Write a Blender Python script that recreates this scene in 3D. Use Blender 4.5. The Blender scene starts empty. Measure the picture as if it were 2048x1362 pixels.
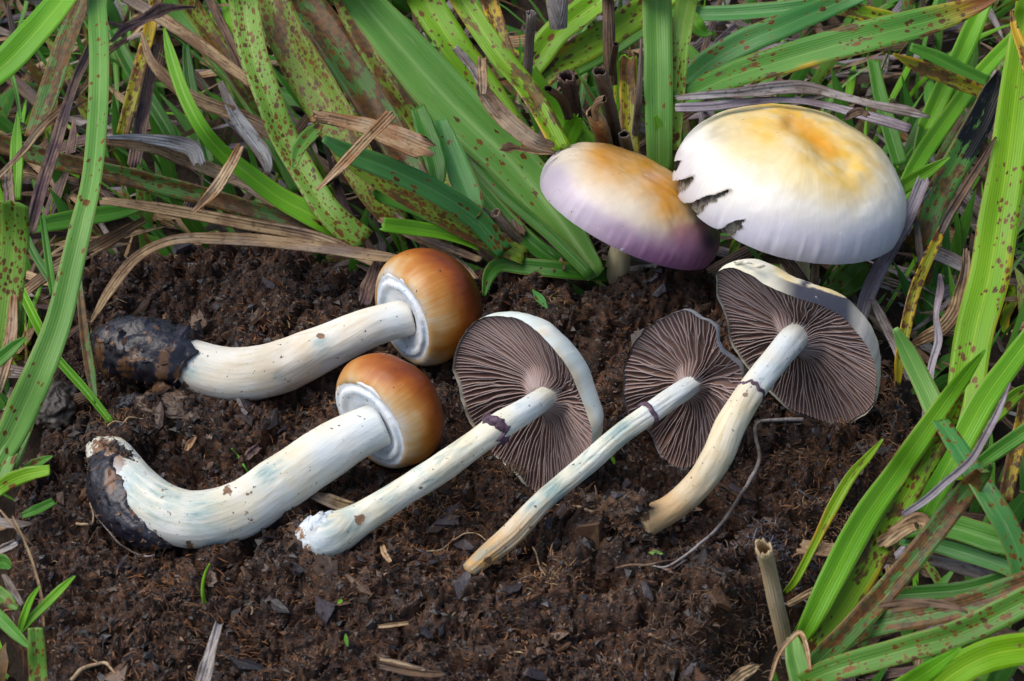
import bpy, math, random
import numpy as np
from mathutils import Vector

# ------------------------------------------------------------------ camera, sky, sun, exposure (1 unit = 1 cm)
scene = bpy.context.scene
scene.unit_settings.system = 'METRIC'
scene.unit_settings.scale_length = 0.01
COL = scene.collection
PITCH = math.radians(40.0)
LENS, DIST = 85.0, 52.0
cam_data = bpy.data.cameras.new('camera')
cam = bpy.data.objects.new('camera', cam_data)
COL.objects.link(cam)
cam.location = (0.0, -DIST * math.cos(PITCH), DIST * math.sin(PITCH))
cam.rotation_euler = (math.pi / 2 - PITCH, 0.0, 0.0)
cam_data.lens = LENS
cam_data.sensor_width = 36.0
cam_data.clip_start = 1.0
cam_data.clip_end = 5000.0
cam_data.dof.use_dof = True
cam_data.dof.focus_distance = 51.0
cam_data.dof.aperture_fstop = 0.5
scene.camera = cam

world = bpy.data.worlds.new('World')
scene.world = world
world.use_nodes = True
wn = world.node_tree
for n in list(wn.nodes):
    wn.nodes.remove(n)
SUN_EL, SUN_AZ = math.radians(60), math.radians(-85)      # azimuth measured from +Y towards +X
sky = wn.nodes.new('ShaderNodeTexSky')
sky.sky_type = 'NISHITA'
sky.sun_disc = False
sky.sun_elevation = SUN_EL
sky.sun_rotation = SUN_AZ
sky.air_density = 1.0
sky.dust_density = 3.0
sky.ozone_density = 1.0
bg = wn.nodes.new('ShaderNodeBackground')
bg.inputs['Strength'].default_value = 0.135
wo = wn.nodes.new('ShaderNodeOutputWorld')
wn.links.new(sky.outputs[0], bg.inputs['Color'])
wn.links.new(bg.outputs[0], wo.inputs['Surface'])

sun_data = bpy.data.lights.new('sun', 'SUN')
sun_data.energy = 2.0
sun_data.angle = math.radians(55)
sun_data.color = (1.0, 0.965, 0.92)
sun = bpy.data.objects.new('sun', sun_data)
COL.objects.link(sun)
sd = Vector((math.sin(SUN_AZ) * math.cos(SUN_EL), math.cos(SUN_AZ) * math.cos(SUN_EL), math.sin(SUN_EL)))
sun.rotation_euler = sd.to_track_quat('Z', 'Y').to_euler()

scene.view_settings.view_transform = 'Standard'
scene.view_settings.look = 'None'
scene.view_settings.exposure = 0.35
scene.view_settings.gamma = 1.0
scene.view_settings.use_curve_mapping = False
scene.render.engine = 'CYCLES'
scene.cycles.use_denoising = True
scene.cycles.max_bounces = 6
scene.cycles.diffuse_bounces = 2
scene.cycles.glossy_bounces = 2
scene.cycles.transmission_bounces = 3

# ------------------------------------------------------------------ camera geometry used to lay the survey out
FPX = 2048 * LENS / 36.0
AX = np.array([1.0, 0, 0])
AU = np.array([0, math.sin(PITCH), math.cos(PITCH)])
AB = np.array([0, -math.cos(PITCH), math.sin(PITCH)])
CPOS = AB * DIST
rng = np.random.default_rng(7)
random.seed(7)


def ray(px, py):
    return AX * ((px - 1024) / FPX) - AU * ((py - 681) / FPX) - AB


def P(px, py, z):
    d = ray(px, py)
    return CPOS + d * ((z - CPOS[2]) / d[2])


def Pplane(px, py, c, n):
    d = ray(px, py)
    return CPOS + d * (np.dot(c - CPOS, n) / np.dot(d, n))


def pxcm(p):
    return FPX / np.dot(CPOS - np.asarray(p), AB)


def proj(V):
    q = np.asarray(V) - CPOS
    dep = -(q @ AB)
    return np.stack([1024 + FPX * (q @ AX) / dep, 681 - FPX * (q @ AU) / dep], -1)


def cdir(r, u, b):
    v = AX * r + AU * u + AB * b
    return v / np.linalg.norm(v)


def unit(v):
    return v / max(1e-9, np.linalg.norm(v))


# ------------------------------------------------------------------ noise
def _hash(i, j, k):
    h = (i * 374761393 + j * 668265263 + k * 2147483647 + 1274126177) & 0xFFFFFFFF
    h = ((h ^ (h >> 13)) * 1274126177) & 0xFFFFFFFF
    h = ((h ^ (h >> 16)) * 2246822519) & 0xFFFFFFFF
    return ((h ^ (h >> 15)) & 0xFFFFFF) / float(0xFFFFFF)


def vnoise(x, y, z=0.0):
    x, y, z = np.broadcast_arrays(np.asarray(x, float), np.asarray(y, float), np.asarray(z, float))
    xi, yi, zi = np.floor(x).astype(np.int64), np.floor(y).astype(np.int64), np.floor(z).astype(np.int64)
    fx, fy, fz = x - xi, y - yi, z - zi
    fx, fy, fz = fx * fx * (3 - 2 * fx), fy * fy * (3 - 2 * fy), fz * fz * (3 - 2 * fz)
    r = 0
    for a in (0, 1):
        for b in (0, 1):
            for c in (0, 1):
                w = (fx if a else 1 - fx) * (fy if b else 1 - fy) * (fz if c else 1 - fz)
                r = r + w * _hash(xi + a, yi + b, zi + c)
    return r * 2 - 1


def fbm(x, y, z=0.0, o=4):
    r, a, f = 0, 1.0, 1.0
    for k in range(o):
        r = r + a * vnoise(np.asarray(x) * f + 17.3 * k, np.asarray(y) * f - 9.1 * k, np.asarray(z) * f + 3.7 * k)
        a *= 0.5
        f *= 2.03
    return r


def sstep(a, b, x):
    t = np.clip((np.asarray(x, float) - a) / (b - a), 0, 1)
    return t * t * (3 - 2 * t)


# ------------------------------------------------------------------ objects
def tag(o, label=None, cat=None, group=None, kind=None):
    for k, v in (('label', label), ('category', cat), ('group', group), ('kind', kind)):
        if v:
            o[k] = v
    return o


def new_mesh(name, V, F, mats, attrs=None, smooth=True, fmat=None):
    me = bpy.data.meshes.new(name)
    V = np.asarray(V, dtype=np.float32)
    Fs = F if isinstance(F, (list, tuple)) else [F]
    Fs = [np.asarray(f, dtype=np.int32) for f in Fs if len(f)]
    me.vertices.add(len(V))
    me.vertices.foreach_set('co', V.ravel())
    li = np.concatenate([f.ravel() for f in Fs])
    cnt = np.concatenate([np.full(len(f), f.shape[1], np.int32) for f in Fs])
    st = np.concatenate([[0], np.cumsum(cnt)[:-1]]).astype(np.int32)
    me.loops.add(len(li))
    me.loops.foreach_set('vertex_index', li)
    me.polygons.add(len(cnt))
    me.polygons.foreach_set('loop_start', st)
    me.polygons.foreach_set('loop_total', cnt)
    me.polygons.foreach_set('use_smooth', np.full(len(cnt), bool(smooth)))
    if fmat is not None:
        me.polygons.foreach_set('material_index', np.asarray(fmat, np.int32))
    for m in (mats if isinstance(mats, (list, tuple)) else [mats]):
        me.materials.append(m)
    for k, a in (attrs or {}).items():
        a = np.asarray(a, np.float32)
        if a.ndim == 1:
            at = me.attributes.new(k, 'FLOAT', 'POINT')
            at.data.foreach_set('value', a)
        else:
            at = me.attributes.new(k, 'FLOAT_VECTOR', 'POINT')
            at.data.foreach_set('vector', a.ravel())
    me.update(calc_edges=True)
    me.validate()
    return me


def link(name, me, parent=None, loc=(0, 0, 0)):
    o = bpy.data.objects.new(name, me)
    COL.objects.link(o)
    o.location = [float(c) for c in loc]
    if parent is not None:
        o.parent = parent
    return o


ORIG = {}


def obj(name, V, F, mats, attrs=None, smooth=True, parent=None, origin=None, fmat=None):
    """A mesh object from world-space vertices; a child keeps its vertices relative to the things above it."""
    V = np.asarray(V, float)
    if parent is None:
        o0 = np.array(origin if origin is not None else V.mean(0), float)
        loc = o0
    else:
        o0 = ORIG[parent.name]
        loc = (0, 0, 0)
    me = new_mesh(name, V - o0, F, mats, attrs, smooth, fmat)
    o = link(name, me, parent, loc)
    ORIG[o.name] = o0
    return o


def thing(name, origin, label, cat, group=None):
    o = bpy.data.objects.new(name, None)
    COL.objects.link(o)
    o.empty_display_size = 0.5
    o.location = [float(c) for c in origin]
    ORIG[o.name] = np.array(origin, float)
    return tag(o, label, cat, group)


def grid_faces(n, m, wrap=False, off=0):
    """n rows by m columns of vertices"""
    i = np.arange(n - 1)[:, None]
    mm = m if wrap else m - 1
    j = np.arange(mm)[None, :]
    a = i * m + j
    b = i * m + (j + 1) % m
    c = (i + 1) * m + (j + 1) % m
    d = (i + 1) * m + j
    return np.stack([a, b, c, d], -1).reshape(-1, 4) + off


def spline(pts, n, extra=None):
    """Catmull-Rom through points, n samples evenly by length; further columns ride along."""
    pts = np.asarray(pts, float)
    if len(pts) == 2:
        pts = np.stack([pts[0], (pts[0] + pts[1]) / 2, pts[1]])
    p = np.vstack([2 * pts[0] - pts[1], pts, 2 * pts[-1] - pts[-2]])
    out = []
    for i in range(1, len(p) - 2):
        for t in np.linspace(0, 1, 12, endpoint=False):
            a, b, c, d = p[i - 1], p[i], p[i + 1], p[i + 2]
            out.append(0.5 * ((2 * b) + (-a + c) * t + (2 * a - 5 * b + 4 * c - d) * t * t + (-a + 3 * b - 3 * c + d) * t ** 3))
    out.append(p[-2])
    out = np.array(out)
    L = np.concatenate([[0], np.cumsum(np.linalg.norm(np.diff(out[:, :3], axis=0), axis=1))])
    s = np.linspace(0, L[-1], n)
    return np.stack([np.interp(s, L, out[:, k]) for k in range(out.shape[1])], -1), s


def lerp_list(vals, t):
    vals = np.asarray(vals, float) if np.ndim(vals) else np.array([vals], float)
    if len(vals) == 1:
        return np.full_like(t, vals[0])
    return np.interp(t, np.linspace(0, 1, len(vals)), vals)


# ------------------------------------------------------------------ shader helper
class Sh:
    def __init__(s, name):
        s.m = bpy.data.materials.new(name)
        s.m.use_nodes = True
        s.t = s.m.node_tree
        for n in list(s.t.nodes):
            s.t.nodes.remove(n)
        s.out = s.t.nodes.new('ShaderNodeOutputMaterial')

    def put(s, sock, v):
        if isinstance(v, bpy.types.NodeSocket):
            s.t.links.new(v, sock)
        elif v is not None:
            if sock.type == 'RGBA' and not hasattr(v, '__len__'):
                v = (v, v, v, 1)
            if sock.type == 'RGBA' and len(v) == 3:
                v = (*v, 1.0)
            sock.default_value = v

    def n(s, typ, props=None, ins=None, out=0):
        nd = s.t.nodes.new('ShaderNode' + typ)
        for k, v in (props or {}).items():
            setattr(nd, k, v)
        for k, v in (ins or {}).items():
            s.put(nd.inputs[k], v)
        return nd.outputs[out]

    def math(s, op, a, b=None, c=None, clamp=False):
        return s.n('Math', {'operation': op, 'use_clamp': clamp}, {0: a, 1: b, 2: c} if c is not None else ({0: a, 1: b} if b is not None else {0: a}))

    def attr(s, name, out='Vector', typ='GEOMETRY'):
        nd = s.t.nodes.new('ShaderNodeAttribute')
        nd.attribute_type = typ
        nd.attribute_name = name
        return nd.outputs[out]

    def xyz(s, v):
        nd = s.t.nodes.new('ShaderNodeSeparateXYZ')
        s.put(nd.inputs[0], v)
        return nd.outputs[0], nd.outputs[1], nd.outputs[2]

    def vec(s, x, y, z=0.0):
        return s.n('CombineXYZ', None, {0: x, 1: y, 2: z})

    def noise(s, v, scale=1.0, detail=3.0, rough=0.55, dist=0.0):
        return s.n('TexNoise', None, {'Vector': v, 'Scale': scale, 'Detail': detail, 'Roughness': rough, 'Distortion': dist})

    def ramp(s, f, stops, interp='LINEAR'):
        nd = s.t.nodes.new('ShaderNodeValToRGB')
        nd.color_ramp.interpolation = interp
        el = nd.color_ramp.elements
        while len(el) < len(stops):
            el.new(0.5)
        for e, (p, c) in zip(el, stops):
            e.position = p
            e.color = (*c, 1.0) if hasattr(c, '__len__') else (c, c, c, 1.0)
        s.put(nd.inputs[0], f)
        return nd.outputs[0]

    def step(s, f, a, b):
        return s.n('MapRange', {'interpolation_type': 'SMOOTHSTEP', 'clamp': True}, {0: f, 1: a, 2: b, 3: 0.0, 4: 1.0})

    def mix(s, f, a, b, mode='MIX'):
        nd = s.t.nodes.new('ShaderNodeMix')
        nd.data_type = 'RGBA'
        nd.blend_type = mode
        s.put(nd.inputs[0], f)
        s.put(nd.inputs[6], a)
        s.put(nd.inputs[7], b)
        return nd.outputs[2]

    def bump(s, h, strength=0.3, dist=0.1):
        return s.n('Bump', None, {'Strength': strength, 'Distance': dist, 'Height': h})

    def bsdf(s, col, rough=0.5, spec=0.5, bump=None, sss=0.0, sssr=(0.12, 0.08, 0.06), coat=0.0, sheen=0.0):
        nd = s.t.nodes.new('ShaderNodeBsdfPrincipled')
        s.put(nd.inputs['Base Color'], col)
        s.put(nd.inputs['Roughness'], rough)
        s.put(nd.inputs['Specular IOR Level'], spec)
        if bump is not None:
            s.put(nd.inputs['Normal'], bump)
        if sss:
            nd.inputs['Subsurface Weight'].default_value = sss
            nd.inputs['Subsurface Radius'].default_value = sssr
            nd.inputs['Subsurface Scale'].default_value = 1.0
        if coat:
            nd.inputs['Coat Weight'].default_value = coat
            nd.inputs['Coat Roughness'].default_value = 0.2
        return nd.outputs[0]

    def done(s, shader):
        s.t.links.new(shader, s.out.inputs['Surface'])
        return s.m

# ------------------------------------------------------------------ materials
BROWN, RUST, YEL = (0.050, 0.018, 0.007), (0.17, 0.058, 0.007), (0.55, 0.33, 0.015)


def green_mat(name, c1, c2, spots=0.0, big=0.0, rust=0.0, yellow=0.0, dark=0.0, tip=0.0, gloss=0.42):
    """Living blade. bl = (u across 0..1, length in cm, width in cm), bt = (t along 0..1, random, 0)."""
    s = Sh(name)
    u, v, w = s.xyz(s.attr('bl'))
    t, r, _ = s.xyz(s.attr('bt'))
    sc = s.math('MULTIPLY', s.math('SUBTRACT', u, 0.5), w)          # cm across
    ro = s.math('MULTIPLY', r, 71.0)
    base = s.vec(sc, v, ro)
    big_n = s.noise(s.vec(s.math('MULTIPLY', sc, 0.9), s.math('MULTIPLY', v, 0.35), ro), 1.0, 3.0)
    col = s.mix(s.step(big_n, 0.3, 0.7), c1, c2)
    # parallel veins, uneven in width
    vn = s.noise(s.vec(s.math('MULTIPLY', sc, 30.0), s.math('MULTIPLY', v, 0.5), ro), 1.0, 2.0)
    col = s.mix(s.math('MULTIPLY', s.step(vn, 0.35, 0.7), 0.2), col, tuple(min(1, c * 1.45 + 0.006) for c in c2))
    fine = s.math('SINE', s.math('MULTIPLY', sc, 120.0))
    col = s.mix(s.math('MULTIPLY_ADD', fine, 0.08, 0.08), col, tuple(c * 0.55 for c in c1))
    # paler midrib
    mid = s.math('SUBTRACT', 1.0, s.step(s.math('ABSOLUTE', s.math('SUBTRACT', u, 0.5)), 0.0, 0.07))
    col = s.mix(s.math('MULTIPLY', mid, 0.4), col, (c2[0] * 1.7 + .03, c2[1] * 1.35 + .03, c2[2] * 1.7 + .02))
    edge = s.math('MULTIPLY', s.math('ABSOLUTE', s.math('SUBTRACT', u, 0.5)), 2.0)
    if yellow:
        yn = s.noise(s.vec(s.math('MULTIPLY', sc, 1.2), s.math('MULTIPLY', v, 0.45), s.math('ADD', ro, 9.0)), 1.0, 3.0)
        ym = s.step(s.math('ADD', s.math('MULTIPLY', edge, 0.22), yn), 0.88 - 0.35 * yellow, 1.05 - 0.35 * yellow)
        col = s.mix(s.math('MULTIPLY', ym, 0.85), col, YEL)
    if tip:
        tm = s.step(s.math('ADD', t, s.math('MULTIPLY_ADD', big_n, 0.3, -0.15)), 1.0 - tip, 1.0 - tip * 0.3)
        col = s.mix(tm, col, YEL)
        tm2 = s.step(s.math('ADD', t, s.math('MULTIPLY_ADD', vn, 0.2, -0.1)), 1.0 - tip * 0.55, 1.0 - tip * 0.2)
        col = s.mix(tm2, col, (0.2, 0.07, 0.018))
    clus = s.noise(s.vec(s.math('MULTIPLY', sc, 0.7), s.math('MULTIPLY', v, 0.4), s.math('ADD', ro, 3.0)), 1.0, 2.0)
    if spots:
        for k, (scale, rad, dens) in enumerate(((11.5, 0.36, spots), (6.5, 0.30, big))):
            if not dens:
                continue
            vo = s.t.nodes.new('ShaderNodeTexVoronoi')
            vo.voronoi_dimensions = '2D'
            wob = s.noise(base, 16.0, 2.0)
            s.put(vo.inputs['Vector'], s.vec(s.math('MULTIPLY_ADD', wob, 0.07, s.math('ADD', sc, ro)), s.math('MULTIPLY_ADD', wob, 0.08, s.math('MULTIPLY_ADD', v, 0.62, 0.37 * k)), 0.0))
            vo.inputs['Scale'].default_value = scale
            cr, cg, cb = s.xyz(vo.outputs['Color'])
            on = s.math('LESS_THAN', cr, s.math('MULTIPLY', s.step(clus, 0.47 - 0.17 * dens, 0.60 - 0.15 * dens), dens))
            rr = s.math('MULTIPLY_ADD', s.math('MULTIPLY', cg, cg), rad * 1.2, rad * 0.4)
            d = s.math('SUBTRACT', vo.outputs['Distance'], rr)
            m = s.math('MULTIPLY', s.math('SUBTRACT', 1.0, s.step(d, -0.09, 0.02)), on)
            halo = s.math('MULTIPLY', s.math('SUBTRACT', 1.0, s.step(d, -0.02, 0.16)), on)
            col = s.mix(s.math('MULTIPLY', halo, 0.45), col, (0.2, 0.2, 0.02))
            col = s.mix(s.math('MULTIPLY', m, 0.95), col, s.mix(cb, BROWN, RUST))
    if rust:
        rn = s.noise(s.vec(s.math('MULTIPLY', sc, 3.4), s.math('MULTIPLY', v, 1.1), s.math('ADD', ro, 21.0)), 1.0, 5.0, 0.62)
        rm = s.step(s.math('ADD', rn, s.math('MULTIPLY', s.math('SUBTRACT', clus, 0.5), 0.5)), 0.62 - 0.2 * rust, 0.68 - 0.2 * rust)
        tone = s.noise(base, 7.0, 3.0)
        col = s.mix(s.math('MULTIPLY', rm, 0.88), col, s.mix(s.step(tone, 0.35, 0.65), (0.062, 0.026, 0.014), (0.16, 0.06, 0.016)))
    if dark:
        dn = s.noise(s.vec(s.math('MULTIPLY', sc, 2.4), s.math('MULTIPLY', v, 0.8), s.math('ADD', ro, 5.0)), 1.0, 5.0, 0.65)
        dm = s.step(s.math('ADD', dn, s.math('MULTIPLY', t, dark)), 0.86, 0.9)
        col = s.mix(dm, col, (0.006, 0.007, 0.008))
    # scuffs along the veins, dust, dried margins
    sc_n = s.noise(s.vec(s.math('MULTIPLY', sc, 22.0), s.math('MULTIPLY', v, 1.6), s.math('ADD', ro, 61.0)), 1.0, 4.0, 0.7)
    col = s.mix(s.math('MULTIPLY', s.step(sc_n, 0.60, 0.72), 0.5), col, (0.30, 0.33, 0.16))
    col = s.mix(s.math('MULTIPLY', s.step(sc_n, 0.40, 0.27), 0.35), col, (0.03, 0.06, 0.012))
    col = s.mix(s.math('MULTIPLY', s.step(s.math('ADD', edge, s.math('MULTIPLY', big_n, 0.30)), 1.08, 1.16), 0.7), col, (0.28, 0.19, 0.06))
    bn = s.bump(s.math('ADD', s.math('MULTIPLY', fine, 0.5), s.math('ADD', vn, s.math('MULTIPLY', big_n, 1.5))), 0.14, 0.025)
    p = s.bsdf(col, gloss, 0.28, bn)
    tr = s.n('BsdfTranslucent', None, {'Color': s.mix(0.25, col, (0.3, 0.5, 0.03), 'MIX')})
    mx = s.n('MixShader', None, {0: 0.2, 1: p, 2: tr})
    return s.done(mx)


def dry_mat(name, c1, c2, c3, speck=0.5, grey=0.5):
    s = Sh(name)
    u, v, w = s.xyz(s.attr('bl'))
    t, r, _ = s.xyz(s.attr('bt'))
    sc = s.math('MULTIPLY', s.math('SUBTRACT', u, 0.5), w)
    ro = s.math('MULTIPLY', r, 71.0)
    a = s.noise(s.vec(s.math('MULTIPLY', sc, 16.0), s.math('MULTIPLY', v, 0.7), ro), 1.0, 4.0, 0.6)
    b = s.noise(s.vec(s.math('MULTIPLY', sc, 2.6), s.math('MULTIPLY', v, 0.9), s.math('ADD', ro, 7.0)), 1.0, 5.0, 0.65)
    col = s.mix(s.step(a, 0.3, 0.7), c1, c2)
    col = s.mix(s.math('MULTIPLY', s.step(b, 0.42, 0.60), 0.85), col, c3)
    g_ = s.noise(s.vec(s.math('MULTIPLY', sc, 1.5), s.math('MULTIPLY', v, 0.4), s.math('ADD', ro, 47.0)), 1.0, 3.0)
    lum = sum(c2) / 3.0
    col = s.mix(s.math('MULTIPLY', s.step(g_, 0.48, 0.68), grey), col, (lum * 0.92, lum * 0.90, lum * 0.92))
    fine = s.math('SINE', s.math('MULTIPLY', sc, 95.0))
    col = s.mix(s.math('MULTIPLY_ADD', fine, 0.07, 0.07), col, tuple(c * 0.55 for c in c1))
    # browned margins
    ed = s.step(s.math('ABSOLUTE', s.math('SUBTRACT', u, 0.5)), 0.36, 0.5)
    col = s.mix(s.math('MULTIPLY', ed, s.step(b, 0.3, 0.6)), col, c3)
    k = s.noise(s.vec(s.math('MULTIPLY', sc, 13.0), s.math('MULTIPLY', v, 6.0), s.math('ADD', ro, 30.0)), 1.0, 3.0)
    col = s.mix(s.math('MULTIPLY', s.step(k, 0.57, 0.66), speck), col, (0.045, 0.022, 0.012))
    bn = s.bump(s.math('ADD', fine, a), 0.4, 0.025)
    p = s.bsdf(col, 0.62, 0.25, bn)
    tr = s.n('BsdfTranslucent', None, {'Color': col})
    return s.done(s.n('MixShader', None, {0: 0.1, 1: p, 2: tr}))


M = {}
M['lime'] = green_mat('blade_lime', (0.092, 0.306, 0.008), (0.156, 0.396, 0.016), spots=0.0)
M['limespot'] = green_mat('blade_lime_spotted', (0.129, 0.315, 0.006), (0.184, 0.378, 0.010), spots=0.18, big=0.36, yellow=0.25)
M['green'] = green_mat('blade_green', (0.051, 0.198, 0.014), (0.078, 0.252, 0.022), spots=0.04, big=0.08)
M['pale'] = green_mat('blade_pale', (0.092, 0.252, 0.040), (0.143, 0.315, 0.058), spots=0.10, big=0.22)
M['palespot'] = green_mat('blade_pale_spotted', (0.138, 0.297, 0.035), (0.184, 0.342, 0.045), spots=0.8, big=0.4)
M['teal'] = green_mat('blade_teal', (0.040, 0.185, 0.038), (0.070, 0.235, 0.052), spots=0.3, big=0.4)
M['spot'] = green_mat('blade_spotted', (0.074, 0.198, 0.022), (0.101, 0.243, 0.030), spots=0.6, big=0.6, yellow=0.1)
M['heavy'] = green_mat('blade_heavily_spotted', (0.101, 0.207, 0.020), (0.166, 0.261, 0.018), spots=1.5, big=1.0, yellow=0.35, rust=0.5)
M['rusty'] = green_mat('blade_rusty', (0.051, 0.144, 0.028), (0.078, 0.189, 0.036), spots=0.7, big=0.6, rust=0.9)
M['yellow'] = green_mat('blade_yellow_edged', (0.138, 0.306, 0.008), (0.202, 0.369, 0.010), spots=0.35, big=0.5, yellow=0.6, rust=0.45)
M['orange'] = green_mat('blade_orange', (0.175, 0.234, 0.008), (0.276, 0.261, 0.008), spots=0.7, big=0.7, yellow=0.95, rust=0.7)
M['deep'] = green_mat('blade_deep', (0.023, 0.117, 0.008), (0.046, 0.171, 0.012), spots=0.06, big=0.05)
M['tipped'] = green_mat('blade_tipped', (0.069, 0.225, 0.028), (0.101, 0.279, 0.035), spots=0.3, big=0.45, yellow=0.25, tip=0.26, rust=0.25)
M['black'] = green_mat('blade_black', (0.046, 0.153, 0.025), (0.064, 0.198, 0.030), spots=0.3, big=0.4, rust=0.5, dark=0.55)
M['tan'] = dry_mat('dry_tan', (0.26, 0.17, 0.09), (0.42, 0.30, 0.16), (0.13, 0.068, 0.032), 0.5, 0.35)
M['straw'] = dry_mat('dry_straw', (0.38, 0.26, 0.145), (0.52, 0.38, 0.22), (0.28, 0.125, 0.045), 0.5, 0.2)
M['grey'] = dry_mat('dry_grey', (0.23, 0.195, 0.17), (0.40, 0.36, 0.34), (0.13, 0.095, 0.075))
M['mauve'] = dry_mat('dry_mauve', (0.24, 0.20, 0.22), (0.38, 0.33, 0.36), (0.15, 0.11, 0.12), 0.25)
M['purple'] = dry_mat('dry_purple', (0.040, 0.022, 0.028), (0.10, 0.062, 0.066), (0.22, 0.14, 0.10), 0.4)
M['brown'] = dry_mat('dry_brown', (0.11, 0.065, 0.037), (0.19, 0.12, 0.07), (0.06, 0.032, 0.020))
M['bluegrey'] = dry_mat('dry_blue_grey', (0.22, 0.225, 0.23), (0.36, 0.375, 0.39), (0.15, 0.12, 0.10), 0.5)


def flesh_mat(name, cream, white, bruise=0.3, soil=0.3, streak=0.5, base_tint=None, groove=0.6):
    """Stem. st = (around cm, along cm, t from cap 0 to base 1)."""
    s = Sh(name)
    a, v, t = s.xyz(s.attr('st'))
    ax, ay, az = s.xyz(s.attr('pos'))
    pos = s.vec(ax, ay, az)
    fib = s.noise(s.vec(s.math('MULTIPLY', a, 11.0), s.math('MULTIPLY', v, 0.9), 3.0), 1.0, 4.0, 0.6)
    big = s.noise(pos, 0.9, 3.0)
    col = s.mix(s.step(big, 0.35, 0.68), white, cream)
    col = s.mix(s.math('MULTIPLY', s.step(fib, 0.45, 0.72), streak), col, tuple(c * k for c, k in zip(cream, (0.72, 0.64, 0.46))))
    if base_tint:
        bt = s.step(s.math('ADD', t, s.math('MULTIPLY_ADD', big, 0.5, -0.25)), 0.55, 0.98)
        col = s.mix(bt, col, base_tint)
    if bruise:
        br = s.noise(s.vec(s.math('MULTIPLY', a, 2.6), s.math('MULTIPLY', v, 0.8), 11.0), 1.0, 4.0, 0.6)
        col = s.mix(s.math('MULTIPLY', s.step(br, 0.66 - 0.16 * bruise, 0.78 - 0.14 * bruise), 0.55), col, (0.20, 0.31, 0.30))
        br2 = s.noise(s.vec(s.math('MULTIPLY', a, 6.0), s.math('MULTIPLY', v, 1.2), 31.0), 1.0, 4.0, 0.65)
        col = s.mix(s.math('MULTIPLY', s.step(br2, 0.69 - 0.07 * bruise, 0.78 - 0.07 * bruise), 0.6), col, (0.10, 0.19, 0.17))
    sx, sy, sz = s.xyz(s.attr('stain'))
    sn = s.noise(s.vec(s.math('MULTIPLY', a, 5.0), s.math('MULTIPLY', v, 1.0), 51.0), 1.0, 4.0, 0.65)
    col = s.mix(s.math('MULTIPLY', sx, s.step(sn, 0.30, 0.62)), col, (0.30, 0.42, 0.40))
    col = s.mix(s.math('MULTIPLY', sx, s.math('MULTIPLY', s.step(sn, 0.52, 0.66), 0.55)), col, (0.12, 0.19, 0.18))
    dn_ = s.noise(pos, 4.5, 4.0, 0.65)
    col = s.mix(s.math('MULTIPLY', s.step(s.math('ADD', sy, s.math('MULTIPLY_ADD', dn_, 2.6, -1.3)), 0.50, 0.62), 0.92), col, s.mix(s.step(sn, 0.4, 0.62), (0.10, 0.045, 0.02), (0.26, 0.12, 0.045)))
    col = s.mix(s.math('MULTIPLY', sz, 0.9), col, s.mix(fib, (0.55, 0.63, 0.66), (0.70, 0.74, 0.74)))
    if soil:
        so = s.noise(pos, 2.6, 5.0, 0.65)
        sm = s.step(s.math('ADD', so, s.math('MULTIPLY', t, 0.36 * soil)), 0.80, 0.85)
        col = s.mix(s.math('MULTIPLY', sm, 0.9), col, s.mix(s.step(fib, 0.4, 0.6), (0.06, 0.025, 0.012), (0.22, 0.10, 0.04)))
    dots = s.noise(pos, 11.0, 2.0, 0.5)
    col = s.mix(s.math('MULTIPLY', s.step(dots, 0.70, 0.72), 0.85), col, (0.05, 0.03, 0.02))
    bn = s.bump(s.math('ADD', fib, s.math('MULTIPLY', s.noise(pos, 14.0, 3.0), 0.35)), groove * 0.8, 0.035)
    return s.done(s.bsdf(col, 0.55, 0.3, bn, sss=0.1, sssr=(0.08, 0.06, 0.045)))


M['stem_white'] = flesh_mat('stem_white', (0.72, 0.65, 0.48), (0.77, 0.76, 0.69), 0.55, 0.75, 0.4)
M['stem_clean'] = flesh_mat('stem_clean', (0.71, 0.62, 0.46), (0.76, 0.74, 0.66), 0.1, 0.3, 0.5)
M['stem_thin'] = flesh_mat('stem_thin', (0.68, 0.62, 0.44), (0.76, 0.75, 0.64), 0.95, 0.45, 0.45)
M['stem_tan'] = flesh_mat('stem_tan', (0.66, 0.60, 0.42), (0.72, 0.73, 0.64), 0.8, 0.15, 0.6, (0.52, 0.30, 0.10), 0.9)
M['stem_cream'] = flesh_mat('stem_cream', (0.66, 0.55, 0.34), (0.72, 0.66, 0.50), 0.1, 0.2, 0.5, (0.50, 0.33, 0.16))
M['stem_standing'] = flesh_mat('stem_standing', (0.66, 0.51, 0.26), (0.72, 0.62, 0.38), 0.0, 0.3, 0.6)


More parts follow.
